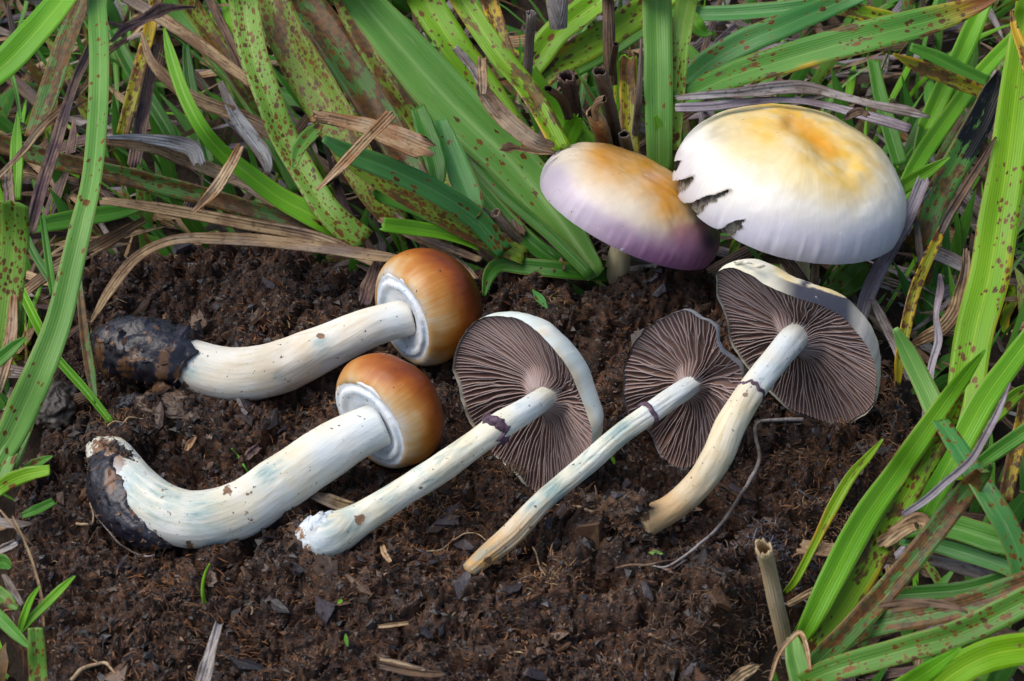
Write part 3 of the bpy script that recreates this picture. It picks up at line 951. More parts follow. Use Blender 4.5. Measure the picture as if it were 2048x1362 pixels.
# crumbs: the small change between the flakes, far past counting
def crumb_mesh(q, seed):
    r = np.random.default_rng(seed)
    n = len(q)
    base = np.array([[1, 0, 0], [0, 1, 0], [-1, 0, 0], [0, -1, 0], [0, 0, 1], [0, 0, -1.0]])
    Vb = base[None] * r.uniform(0.45, 1.3, (n, 6, 1)) + r.normal(0, 0.22, (n, 6, 3))
    sz = np.exp(r.normal(-3.05, 0.5, n)).clip(0.02, 0.16)
    Vb = Vb * (sz[:, None] * np.stack([np.ones(n), r.uniform(0.35, 1, n), r.uniform(0.25, 0.6, n)], -1))[:, None]
    a = r.uniform(0, 6.28, n)
    b = r.normal(0, 0.5, n)
    x = Vb[..., 0] * np.cos(b)[:, None] - Vb[..., 2] * np.sin(b)[:, None]
    z = Vb[..., 0] * np.sin(b)[:, None] + Vb[..., 2] * np.cos(b)[:, None]
    X = x * np.cos(a)[:, None] - Vb[..., 1] * np.sin(a)[:, None]
    Y = x * np.sin(a)[:, None] + Vb[..., 1] * np.cos(a)[:, None]
    V = np.stack([X, Y, z], -1) + q[:, None]
    T = np.array([[0, 1, 4], [1, 2, 4], [2, 3, 4], [3, 0, 4], [1, 0, 5], [2, 1, 5], [3, 2, 5], [0, 3, 5]])
    F = (np.arange(n)[:, None, None] * 6 + T[None]).reshape(-1, 3)
    tones = np.array([(0.014, 0.010, 0.009), (0.03, 0.018, 0.012), (0.06, 0.03, 0.016), (0.10, 0.05, 0.024), (0.045, 0.04, 0.046), (0.16, 0.09, 0.045)])
    c = tones[r.choice(6, n, p=[0.36, 0.27, 0.16, 0.09, 0.08, 0.04])] * r.uniform(0.6, 1.3, (n, 1))
    return V.reshape(-1, 3), F, np.repeat(c, 6, 0)


q = dung_points(40000, 77)
q = q[clear_of_stems(q, 0.05)]
V, F, cl = crumb_mesh(q, 78)
tag(obj('crumb_litter', V, F, M['flake'], {'col': cl}, parent=dung, smooth=False), kind='stuff')


def lump(px, py, up, rx, ry, rz, rot, mat, seed, cols=None, name='dung_lump', label=None, parent=None, n1=90, n2=56, rough=0.30):
    """an uneven clod built at a photo point"""
    c = Ph(px, py, up)
    th = np.linspace(0, 2 * math.pi, n1, endpoint=False)
    ph = np.linspace(-math.pi / 2, math.pi / 2, n2)
    T, Pp = np.meshgrid(th, ph)
    X, Y, Z = np.cos(Pp) * np.cos(T), np.cos(Pp) * np.sin(T), np.sin(Pp)
    d = 1 + rough * fbm(X * 1.6 + seed, Y * 1.6, Z * 1.6, 4) + 0.07 * fbm(X * 5 + seed, Y * 5, Z * 5, 2) + 0.025 * fbm(X * 16 + seed, Y * 16, Z * 16, 2)
    ca, sa = math.cos(rot), math.sin(rot)
    x, y, z = X * d * rx, Y * d * ry, Z * d * rz
    V = np.stack([c[0] + ca * x - sa * y, c[1] + sa * x + ca * y, c[2] + z], -1).reshape(-1, 3)
    at = {'pos': V}
    if cols is not None:
        at['col'] = np.tile(np.array(cols), (len(V), 1)) * (1 + 0.35 * fbm(V[:, 0] * 3, V[:, 1] * 3, V[:, 2] * 3, 2))[:, None]
    o = obj(name, V, grid_faces(n2, n1, True), mat, at, parent=parent)
    if label:
        o['label'] = label
    return o


lump(345, 815, 0.05, 0.75, 0.38, 0.22, -0.2, M['flake'], 14.0, (0.10, 0.062, 0.038), parent=dung)
lump(262, 808, 0.08, 0.32, 0.22, 0.25, 0.5, M['flake'], 17.0, (0.05, 0.048, 0.055), parent=dung)
lump(118, 812, 0.0, 0.55, 0.6, 0.42, 0.1, M['flake'], 19.0, (0.045, 0.036, 0.026), parent=dung)


def tuft(px, py, rx, ry, n, col, seed, L=(0.07, 0.26), up=0.05, parent=None, label=None, lift=(0.0, 0.9), ang=None, spread=1.0):
    """a frayed knot of fibres"""
    r = np.random.default_rng(seed)
    c = Ph(px, py, 0)
    qq = np.stack([c[0] + r.normal(0, rx, n), c[1] + r.normal(0, ry, n), np.zeros(n)], -1)
    qq[:, 2] = np.maximum(hz(qq[:, 0], qq[:, 1]), -0.6) + r.uniform(-0.03, up, n)
    qq = qq[clear_of_stems(qq, 0.0)]
    n = len(qq)
    a = r.uniform(0, 6.28, n) if ang is None else r.normal(ang, spread, n)
    cc = np.array(col)[None] * r.uniform(0.45, 1.35, (n, 1))
    V, F, cl = fibre_mesh(qq, r.uniform(*L, n), r.uniform(0.010, 0.026, n), a, r.uniform(*lift, n), cc, seed)
    o = obj('fibre_tuft', V, F, M['fibre'], {'col': cl}, parent=parent, smooth=False)
    tag(o, label, kind='stuff')
    return o


tuft(800, 1035, 0.45, 0.22, 420, (0.27, 0.125, 0.05), 1, parent=dung, label='orange brown frayed fibres')
tuft(1530, 1085, 0.35, 0.2, 300, (0.085, 0.085, 0.105), 51, parent=dung, label='blue grey matted fibres at the right edge')
tuft(870, 1010, 0.35, 0.16, 228, (0.29, 0.17, 0.09), 2, parent=dung)
tuft(1650, 1055, 0.5, 0.3, 300, (0.22, 0.12, 0.055), 3, parent=dung)
tuft(1760, 820, 0.45, 0.5, 420, (0.20, 0.10, 0.04), 4, parent=dung)
tuft(1660, 930, 0.7, 0.4, 480, (0.15, 0.075, 0.030), 5, parent=dung)
tuft(1430, 1200, 0.7, 0.6, 420, (0.12, 0.070, 0.035), 6, parent=dung)
tuft(1330, 1290, 0.8, 0.5, 360, (0.105, 0.055, 0.026), 7, parent=dung)
tuft(1110, 1150, 0.35, 0.2, 156, (0.22, 0.13, 0.06), 8, parent=dung)
tuft(1220, 1020, 0.3, 0.25, 216, (0.18, 0.10, 0.05), 9, parent=dung)
tuft(1115, 605, 0.22, 0.12, 96, (0.26, 0.17, 0.075), 10, parent=dung)
tuft(240, 855, 0.35, 0.12, 156, (0.22, 0.11, 0.04), 12, parent=dung)
tuft(590, 560, 0.8, 0.4, 120, (0.075, 0.042, 0.020), 13, parent=dung)
tuft(520, 640, 0.6, 0.25, 72, (0.095, 0.058, 0.028), 14, parent=dung)
tuft(700, 1190, 0.9, 0.5, 240, (0.085, 0.042, 0.018), 15, parent=dung)
tuft(300, 1230, 0.8, 0.5, 240, (0.09, 0.045, 0.02), 16, parent=dung)
tuft(1010, 945, 0.25, 0.12, 156, (0.10, 0.055, 0.028), 17, parent=dung)

# ------------------------------------------------------------------ mushrooms
STAINS = {   # photo points of bruises (blue green), dirt (brown) and whitish bloom on the stems
    'A': ([(385, 735, 26), (640, 690, 18), (560, 755, 10)], [(368, 770, 10), (640, 672, 8), (800, 700, 10)], [(790, 640, 40), (372, 715, 18)]),
    'B': ([(262, 962, 44), (330, 1000, 50), (400, 1024, 46), (250, 1010, 34), (545, 950, 34), (430, 1082, 30)], [(232, 918, 26), (205, 892, 26), (280, 1062, 20), (262, 1045, 14), (455, 982, 12), (380, 1090, 9), (345, 1030, 8), (500, 1040, 5)], [(740, 850, 60), (222, 960, 34), (650, 905, 40)]),
    'C': ([(838, 940, 14), (862, 958, 10), (770, 985, 26), (690, 1035, 36), (660, 1060, 30), (640, 1090, 40)], [(720, 1040, 12), (628, 1062, 12)], [(1060, 815, 40), (630, 1085, 36)]),
    'D': ([(1240, 868, 34), (1175, 930, 30), (1105, 985, 34), (1070, 1010, 22)], [(975, 1120, 9)], [(1370, 780, 50), (1310, 820, 22)]),
    'E': ([(1552, 735, 16), (1530, 760, 16)], [(1490, 790, 7), (1290, 1030, 14)], [(1575, 690, 60), (1530, 745, 40)]),
}


def stain_attr(V, key):
    out = np.zeros((len(V), 3))
    if key in STAINS:
        q = proj(V)
        for k, lst in enumerate(STAINS[key]):
            for x, y, r in lst:
                out[:, k] = np.maximum(out[:, k], np.exp(-((q[:, 0] - x) ** 2 + (q[:, 1] - y) ** 2) / (r * r)))
    return out


def tube(path, s, nseg=40, flat=1.0, rough=0.03, seed=0.0, r0cap=True, r1cap=True, groove=0.0):
    pts, rad = path[:, :3], path[:, 3]
    n = len(pts)
    tan = np.gradient(pts, axis=0)
    tan /= np.linalg.norm(tan, axis=1)[:, None]
    nor = np.zeros_like(pts)
    v = np.array([0, 0, 1.0])
    for i in range(n):
        v = v - tan[i] * np.dot(v, tan[i])
        v = unit(v)
        nor[i] = v
    bi = np.cross(tan, nor)
    th = np.linspace(0, 2 * math.pi, nseg, endpoint=False)
    c, sn = np.cos(th)[None, :, None], np.sin(th)[None, :, None]
    circ = np.stack([np.cos(th), np.sin(th)], -1)
    d = 1 + rough * fbm(circ[None, :, 0] * 1.3 + seed, circ[None, :, 1] * 1.3, s[:, None] * 0.9, 3)
    if groove:
        d = d - groove * np.maximum(0, fbm(circ[None, :, 0] * 4 + seed, circ[None, :, 1] * 4, s[:, None] * 0.35, 2))
    R = rad[:, None] * d
    V = pts[:, None] + nor[:, None] * (c * R[..., None] * flat) + bi[:, None] * (sn * R[..., None])
    av = th[None] * rad[:, None]
    st = np.stack([np.broadcast_to(np.abs(th[None] - math.pi) * rad[:, None], (n, nseg)), np.broadcast_to(s[:, None], (n, nseg)), np.broadcast_to((s / s[-1])[:, None], (n, nseg))], -1)
    V, st = V.reshape(-1, 3), st.reshape(-1, 3)
    F = [grid_faces(n, nseg, True)]
    ex, es = [], []
    if r0cap:
        ex.append(pts[0] - tan[0] * rad[0] * 0.1)
        es.append([0, 0, 0])
        j = np.arange(nseg)
        F.append(np.stack([j, np.full(nseg, len(V)), (j + 1) % nseg], -1))
    if r1cap:
        k = len(V) + len(ex)
        ex.append(pts[-1] + tan[-1] * rad[-1] * 0.35)
        es.append([0, s[-1], 1])
        j = np.arange(nseg) + (n - 1) * nseg
        F.append(np.stack([j, (np.arange(nseg) + 1) % nseg + (n - 1) * nseg, np.full(nseg, k)], -1))
    if ex:
        V, st = np.vstack([V, ex]), np.vstack([st, es])
    return V, F, {'st': st, 'pos': V}


def basis(a):
    a = unit(a)
    h = np.array([0, 0, 1.0]) if abs(a[2]) < 0.9 else np.array([1.0, 0, 0])
    u = unit(np.cross(h, a))
    return u, np.cross(a, u)


def revolve(C, a, prof, R, nseg=120, wob=0.015, seed=0.0, nprof=60):
    """prof: (radius, height) in units of R along axis a"""
    pr, _ = spline(np.column_stack([np.array(prof), np.zeros(len(prof))]), nprof)
    u, w = basis(a)
    th = np.linspace(0, 2 * math.pi, nseg, endpoint=False)
    k = 1 + wob * fbm(np.cos(th) * 1.2 + seed, np.sin(th) * 1.2, 0, 3)
    rr = pr[:, 0][:, None] * R * k[None]
    V = C + u * (np.cos(th)[None] * rr)[..., None] + w * (np.sin(th)[None] * rr)[..., None] + np.asarray(a) * (pr[:, 1] * R)[:, None, None]
    t = np.linspace(0, 1, nprof)
    cap = np.stack([np.broadcast_to(t[:, None], rr.shape), np.broadcast_to(np.abs(th[None] - math.pi) * R * 1.0, rr.shape), np.full(rr.shape, seed)], -1)
    V = V.reshape(-1, 3)
    return V, grid_faces(nprof, nseg, True), {'cap': cap.reshape(-1, 3), 'pos': V}, th, pr


def soil_wrap(path_pts, ws, zs, seed, mat, parent, label=None, name='soil_clump'):
    p, s = stem_path(path_pts, ws, zs, 70)
    V, F, at = tube(p, s, 64, 1.0, 0.16, seed)
    nn = fbm(V[:, 0] * 4, V[:, 1] * 4, V[:, 2] * 4, 4)[:, None]
    V = V + 0.06 * nn * np.array([0.9, 0.9, 1.0]) + 0.02 * fbm(V[:, 0] * 15, V[:, 1] * 15, V[:, 2] * 15, 2)[:, None]
    m_ = 64
    tan0 = unit(p[2, :3] - p[0, :3])
    aa = np.linspace(0, 2 * math.pi, m_, endpoint=False)
    rg = 0.16 * fbm(np.cos(aa) * 3 + seed, np.sin(aa) * 3, 0, 4)
    for k_ in range(10):
        V[k_ * m_:(k_ + 1) * m_] += tan0 * (rg * (1 - k_ / 10))[:, None]
    o = obj(name, V, F, mat, {'pos': V}, parent=parent)
    if label:
        o['label'] = label
    if mat is not M['mycelium']:
        r_ = np.random.default_rng(int(seed))
        nc_ = 130 if mat is M['soil_black'] else 420
        pick = V[:70 * m_][r_.integers(0, 70 * m_, nc_)]
        Vc, Fc, cl_ = crumb_mesh(pick + r_.normal(0, 0.02, pick.shape), int(seed) + 5)
        tag(obj('soil_crumbs', Vc, Fc, M['flake'], {'col': cl_}, parent=parent, smooth=False), kind='stuff')
        Vf, Ff, cf_ = fibre_mesh(V[:70 * m_][r_.integers(0, 70 * m_, 160)], r_.uniform(0.06, 0.24, 160), r_.uniform(0.008, 0.022, 160), r_.uniform(0, 6.28, 160), r_.uniform(-0.6, 0.6, 160),
                                 np.array([[0.12, 0.058, 0.025]]) * r_.uniform(0.3, 1.8, (160, 1)), int(seed) + 9)
        tag(obj('soil_fibres', Vf, Ff, M['fibre'], {'col': cf_}, parent=parent, smooth=False), kind='stuff')
    return o


def brown_mushroom(key, label, stem_mat, seed):
    d = BROWNCAP[key]
    C = P(*d['c'], d['cz'])
    R = d['R'] / pxcm(C)
    a, H = d['a'], d['H']
    root = thing('mushroom', C * np.array([1, 1, 0]), label, 'mushroom', 'picked young mushrooms with brown caps')
    prof = [(0.70, 0.02), (0.78, -0.03), (0.87, 0.02), (0.95, 0.15), (1.0, 0.34), (0.985, 0.34 + 0.25 * (H - .34)), (0.92, 0.34 + 0.48 * (H - .34)),
            (0.80, 0.34 + 0.68 * (H - .34)), (0.62, 0.34 + 0.85 * (H - .34)), (0.4, 0.34 + 0.955 * (H - .34)), (0.18, H * 0.995), (0.0, H)]
    V, F, at, th, pr = revolve(C, a, prof, R, 140, 0.045, seed)
    ctr = C + a * (0.4 * R)
    V = V + (V - ctr) * (0.035 * fbm(V[:, 0] * 0.8 + seed, V[:, 1] * 0.8, V[:, 2] * 0.8, 2) + 0.006 * fbm(V[:, 0] * 3.5, V[:, 1] * 3.5, V[:, 2] * 3.5, 2))[:, None]
    at['pos'] = V
    obj('cap', V, F, M['cap_brown'], at, parent=root)
    rg_ = np.random.default_rng(int(seed * 7))
    sel = V[rg_.integers(0, len(V), 16)]
    Vc, Fc, cl_ = crumb_mesh(sel, int(seed * 11))
    tag(obj('stuck_grit', sel.repeat(6, 0) + (Vc - sel.repeat(6, 0)) * 0.5, Fc, M['flake'], {'col': cl_}, parent=root, smooth=False), kind='stuff')
    vp = [(0.2, 0.10), (0.34, 0.03), (0.48, 0.0), (0.53, -0.005), (0.565, -0.045), (0.60, -0.075), (0.66, -0.07), (0.685, -0.03), (0.72, -0.02), (0.77, -0.025), (0.80, -0.01), (0.80, 0.04)]
    V, F, at, th, pr = revolve(C, a, vp, R, 140, 0.045, seed, 44)
    V = V + (0.012 * fbm(V[:, 0] * 2.2, V[:, 1] * 2.2, V[:, 2] * 2.2, 3))[:, None] * a
    V = V + (V - C) * (0.03 * fbm(np.tile(np.cos(th) * 3, 44) + seed, np.tile(np.sin(th) * 3, 44), 0, 3))[:, None]
    obj('veil', V, F, M['veil'], at, parent=root)
    p, s = STEM[key]
    V, F, at = tube(p, s, 64, 1.0, 0.06, seed, groove=0.02)
    at['stain'] = stain_attr(V, key)
    obj('stem', V, F, M[stem_mat], at, parent=root)
    return root


mA = brown_mushroom('A', 'brown capped young mushroom lying furthest back, its stem base wrapped in black soil', 'stem_clean', 2.0)
soil_wrap([(376, 728), (338, 717), (298, 704), (250, 695), (215, 690), (186, 685)], [116, 124, 120, 114, 96, 46], [0.58, 0.68, 0.70, 0.68, 0.64, 0.58], 5.0, M['soil_black'], mA)
mB = brown_mushroom('B', 'thickest brown capped mushroom with a sharply curved white stem blotched with soil', 'stem_white', 5.0)
soil_wrap([(196, 905), (214, 935), (236, 985), (264, 1032), (304, 1070), (345, 1090)], [34, 84, 94, 86, 50, 8], [0.6, 0.58, 0.52, 0.45, 0.36, 0.25], 11.0, M['soil_black'], mB)
soil_wrap([(150, 893), (190, 880), (235, 870), (280, 858), (300, 850)], [20, 34, 30, 36, 16], [0.45, 0.7, 0.8, 0.6, 0.5], 13.0, M['soil_brown'], mB)
soil_wrap([(262, 925), (240, 912), (222, 900)], [18, 40, 30], [0.95, 0.9, 0.85], 16.0, M['soil_brown'], mB)


def ring(path, s, at, width, parent, seed, mat=None, grow=1.14, rag=0.35):
    """the torn ring left round a stem"""
    i = int(np.argmin(np.abs(s / s[-1] - at)))
    sub, ss = path[max(0, i - 4):i + 5], s[max(0, i - 4):i + 5]
    k = np.linspace(ss[0], ss[-1], 9)
    mid = (ss[0] + ss[-1]) / 2
    k = mid + np.linspace(-1, 1, 9) * width / 2
    pp = np.stack([np.interp(k, s, path[:, c]) for c in range(4)], -1)
    bulge = np.array([1.0, 1.07, grow, grow + .04, grow + .02, grow + .05, grow, 1.06, 1.0])
    pp[:, 3] *= bulge
    V, F, at_ = tube(pp, k - k[0], 56, 1.0, 0.08, seed, False, False)
    tan = unit(pp[-1, :3] - pp[0, :3])
    a = np.tile(np.linspace(0, 2 * math.pi, 56, endpoint=False), 9)
    sh = rag * width * fbm(np.cos(a) * 2.2 + seed, np.sin(a) * 2.2, 0, 3)
    V = V + tan * sh[:, None]
    o = obj('ring', V, F, mat or M['ring'], {'pos': V}, parent=parent)
    return o


def gill_mushroom(key, label, stem_mat, seed, ngill, dome_col, flat=1.0, dent=0.0, group='picked mature mushrooms showing dark gills'):
    d = GILLCAP[key]
    C, g, rim = d['C'], d['g'], d['rim3']
    n = len(rim)
    R = np.linalg.norm(rim - C, axis=1).mean()
    root = thing('mushroom', C * np.array([1, 1, 0]), label, 'mushroom', group)
    A = Pplane(*d['attach'], C, g)
    depth = 0.11 * R
    A2 = A - g * depth
    # dome
    rows = 34
    H = d['H']
    lipw = 0.035
    V, t_ = [], []
    c2 = rim.mean(0)
    ths = np.linspace(-0.03, math.pi / 2, rows)
    for th in ths:
        rho = max(0.0, math.cos(th)) ** 0.75
        V.append(c2 + (rim - c2) * rho - g * (H * math.sin(th)) + g * 0.0)
        t_.append(th / (math.pi / 2))
    V = np.array(V)
    az = np.linspace(0, 2 * math.pi, n, endpoint=False)
    bumpy = 0.05 * fbm(V[..., 0] * 1.3 + seed, V[..., 1] * 1.3, V[..., 2] * 1.3, 3) * sstep(0.0, 0.25, np.array(t_))[:, None]
    V = V - g * bumpy[..., None]
    cap = np.stack([np.broadcast_to(np.array(t_)[:, None], V.shape[:2]), np.broadcast_to(np.abs(az - math.pi)[None] * R, V.shape[:2]), np.full(V.shape[:2], seed)], -1).reshape(-1, 3)
    # turned-in lip and the floor between the gills
    fl, rr = [], np.linspace(1.0, 0.10, 30)
    for r_ in rr:
        q = A2 + (rim - A2 - g * 0) * 1.0
        x = A + (rim - A) * (r_ * 0.985)
        dep = depth * (1 - r_ ** 2.4) ** 0.8 + 0.03 + 0.05 * R * (1 - r_) ** 0.5 * r_ ** 0.5
        fl.append(x - g * dep)
    fl = np.array(fl)
    Vd = V.reshape(-1, 3)
    capo = obj('cap', Vd, grid_faces(rows, n, True), M['cap_tint'], {'cap': cap, 'pos': Vd, 'col': dome_col(Vd, cap[:, 0], np.tile(az, rows))}, parent=root)
    Vf = fl.reshape(-1, 3)
    obj('cap_underside', Vf, grid_faces(len(rr), n, True)[:, ::-1], M['gill_under'], {'pos': Vf, 'edge': np.zeros(len(Vf))}, parent=root)
    # gills, one by one: every second one reaches the stem, the others stop short
    r = np.random.default_rng(int(seed * 10))
    m = 26
    for k in range(ngill):
        phi = (k + r.uniform(-0.22, 0.22)) / ngill * n
        kind = k % 4
        r_in = 0.11 if kind == 0 else (0.13 if kind == 2 else (r.uniform(0.42, 0.62)))
        ro = np.linspace(1.0, r_in, m)
        wav = (2.0 * fbm(ro * 2.2 + k * 3.1, k * 1.7 + seed, 0, 2) + 0.6 * vnoise(ro * 9 + k, k * 5.0)) * (n / ngill) * 0.42 * sstep(1.0, 0.7, ro)
        swirl = d.get('swirl', 0.0) * (1 - ro) * n / 6.28
        ph = phi + wav + swirl
        i0 = np.floor(ph).astype(int)
        f = ph - i0
        rp = rim[i0 % n] * (1 - f)[:, None] + rim[(i0 + 1) % n] * f[:, None]
        rp2 = rim[(i0 + 2) % n]
        tang = rp2 - rp
        tang /= np.linalg.norm(tang, axis=1)[:, None] + 1e-9
        x = A + (rp - A) * (ro * 0.985)[:, None]
        dep_floor = depth * (1 - ro ** 2.4) ** 0.8 + 0.03 + 0.05 * R * (1 - ro) ** 0.5 * ro ** 0.5
        full = 0.025 + (0.05 * R) * np.sin(np.clip((1 - ro) / 0.9, 0, 1) * math.pi) ** 0.7 * 0.9
        if kind in (1, 3):
            full = full * sstep(r_in, r_in + 0.16, ro) * 0.85
        dep_tip = np.maximum(dep_floor - full * r.uniform(0.88, 1.06), -0.02)
        if kind in (0, 2):
            k_ = sstep(0.36, 0.13, ro)
            dep_tip = dep_tip * (1 - k_) - 0.07 * k_ * r.uniform(0.6, 1.2)
        half = 2 * math.pi * R * ro / ngill * 0.5
        tw = np.minimum(0.0105, half * 0.3)
        bw = half * 0.62
        flo, tip = x - g * dep_floor[:, None], x - g * dep_tip[:, None]
        V4 = np.stack([flo - tang * bw[:, None] * 0.55, tip - tang * tw[:, None], tip + tang * tw[:, None], flo + tang * bw[:, None] * 0.55], 1)
        e = np.tile([0.0, 1.0, 1.0, 0.0], (m, 1)).reshape(-1)
        Vg = V4.reshape(-1, 3)
        obj('gill', Vg, grid_faces(m, 4), M['gill'], {'pos': Vg, 'edge': e}, parent=capo)
    p, s = STEM[key]
    p = p.copy()
    ext = np.vstack([np.append(A - g * 0.45, p[0, 3] * 1.0)[None], np.append(A - g * 0.10, p[0, 3] * 1.0)[None], p[7:]])
    p, s = spline(ext, 120)
    V, F, at = tube(p, s, 64, flat, 0.07, seed, groove=dent)
    at['stain'] = stain_attr(V, key)
    obj('stem', V, F, M[stem_mat], at, parent=root)
    return root, capo, (p, s)


def col_fn(f):
    return f


def domeC(V, t, az):
    n = fbm(V[:, 0] * 1.2, V[:, 1] * 1.2, V[:, 2] * 1.2, 3)
    a, b, c = np.array([0.66, 0.72, 0.66]), np.array([0.74, 0.74, 0.66]), np.array([0.60, 0.46, 0.24])
    k = sstep(-0.3, 0.4, n)[:, None]
    col = a * (1 - k) + b * k
    e = (sstep(0.16, 0.0, t) * sstep(-0.35, 0.3, n))[:, None]
    return col * (1 - e * .6) + c * e * .6


def domeD(V, t, az):
    n = fbm(V[:, 0] * 2, V[:, 1] * 2, V[:, 2] * 2, 3)[:, None]
    return np.array([0.20, 0.20, 0.21]) * (1 + 0.25 * n)


def domeE(V, t, az):
    q = proj(V)
    n = fbm(V[:, 0] * 2, V[:, 1] * 2, V[:, 2] * 2, 3)
    col = np.tile(np.array([0.74, 0.70, 0.54]), (len(V), 1))
    y = sstep(0.25, 0.7, t + 0.3 * n)[:, None]
    col = col * (1 - y) + np.array([0.70, 0.54, 0.22]) * y
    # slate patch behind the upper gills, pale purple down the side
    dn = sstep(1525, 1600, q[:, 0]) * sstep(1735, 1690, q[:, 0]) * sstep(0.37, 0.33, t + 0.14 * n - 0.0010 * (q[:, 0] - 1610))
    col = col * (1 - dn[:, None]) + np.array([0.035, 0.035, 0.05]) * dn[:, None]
    pu = sstep(1675, 1720, q[:, 0]) * sstep(800, 700, q[:, 1]) * sstep(0.5, 0.1, t)
    pu = (pu * 0.65 * (1 - dn))[:, None]
    return col * (1 - pu) + np.array([0.36, 0.30, 0.33]) * pu


mC, capC, sC = gill_mushroom('C', 'mushroom with round dark gills and white cap side, beside the brown caps', 'stem_thin', 3.3, 136, domeC)
ring(*sC, 0.31, 0.22, mC, 4.0, grow=1.2, rag=0.5)
soil_wrap([(672, 1052), (640, 1072), (615, 1088), (600, 1102)], [60, 92, 76, 24], [0.36, 0.34, 0.28, 0.2], 21.0, M['mycelium'], mC, name='mycelium_clump')
soil_wrap([(606, 1040), (596, 1066), (602, 1098), (640, 1118), (690, 1108)], [24, 44, 50, 36, 10], [0.3, 0.3, 0.26, 0.2, 0.15], 24.0, M['soil_brown'], mC)
mD, capD, sD = gill_mushroom('D', 'smallest gilled mushroom, two lobed, on a thin pale stem split tan at its end', 'stem_tan', 6.1, 100, domeD, 0.9, 0.16)
ring(*sD, 0.29, 0.12, mD, 9.0, rag=0.3)
mE, capE, sE = gill_mushroom('E', 'gilled mushroom on the right with a torn cream cap and bent cream stem', 'stem_cream', 8.7, 128, domeE)
ring(*sE, 0.40, 0.09, mE, 14.0, grow=1.05, rag=0.7)
soil_wrap([(1292, 1008), (1265, 1014), (1235, 1016), (1200, 1012)], [24, 60, 66, 24], [0.85, 0.78, 0.65, 0.5], 27.0, M['soil_brown'], mE)
soil_wrap([(1300, 1078), (1275, 1072), (1258, 1052), (1262, 1030)], [10, 34, 36, 12], [0.3, 0.36, 0.5, 0.6], 29.0, M['soil_brown'], mE)

# torn flesh scraps along the upper edge of the right gilled cap
for (x, y, w_, h_, ro) in [(1478, 524, 14, 7, 0.3), (1496, 526, 16, 7, -0.2), (1518, 532, 18, 7, 0.1), (1468, 532, 12, 6, 0.6)]:
    p = Pplane(x, y, GILLCAP['E']['C'] - GILLCAP['E']['g'] * 0.12, GILLCAP['E']['g'])
    rr_ = np.random.default_rng(int(x))
    V, F = flake_mesh(rr_, w_ * 1.6 / 90, h_ * 1.4 / 90, 0.05)
    ca, sa = math.cos(ro), math.sin(ro)
    V = np.stack([ca * V[:, 0] - sa * V[:, 1], sa * V[:, 0] + ca * V[:, 1], V[:, 2]], -1)
    V = p + V[:, :1] * AX + V[:, 1:2] * AU + V[:, 2:3] * AB
    obj('torn_scrap', V, F, M['flesh'], {'pos': V}, parent=mE)


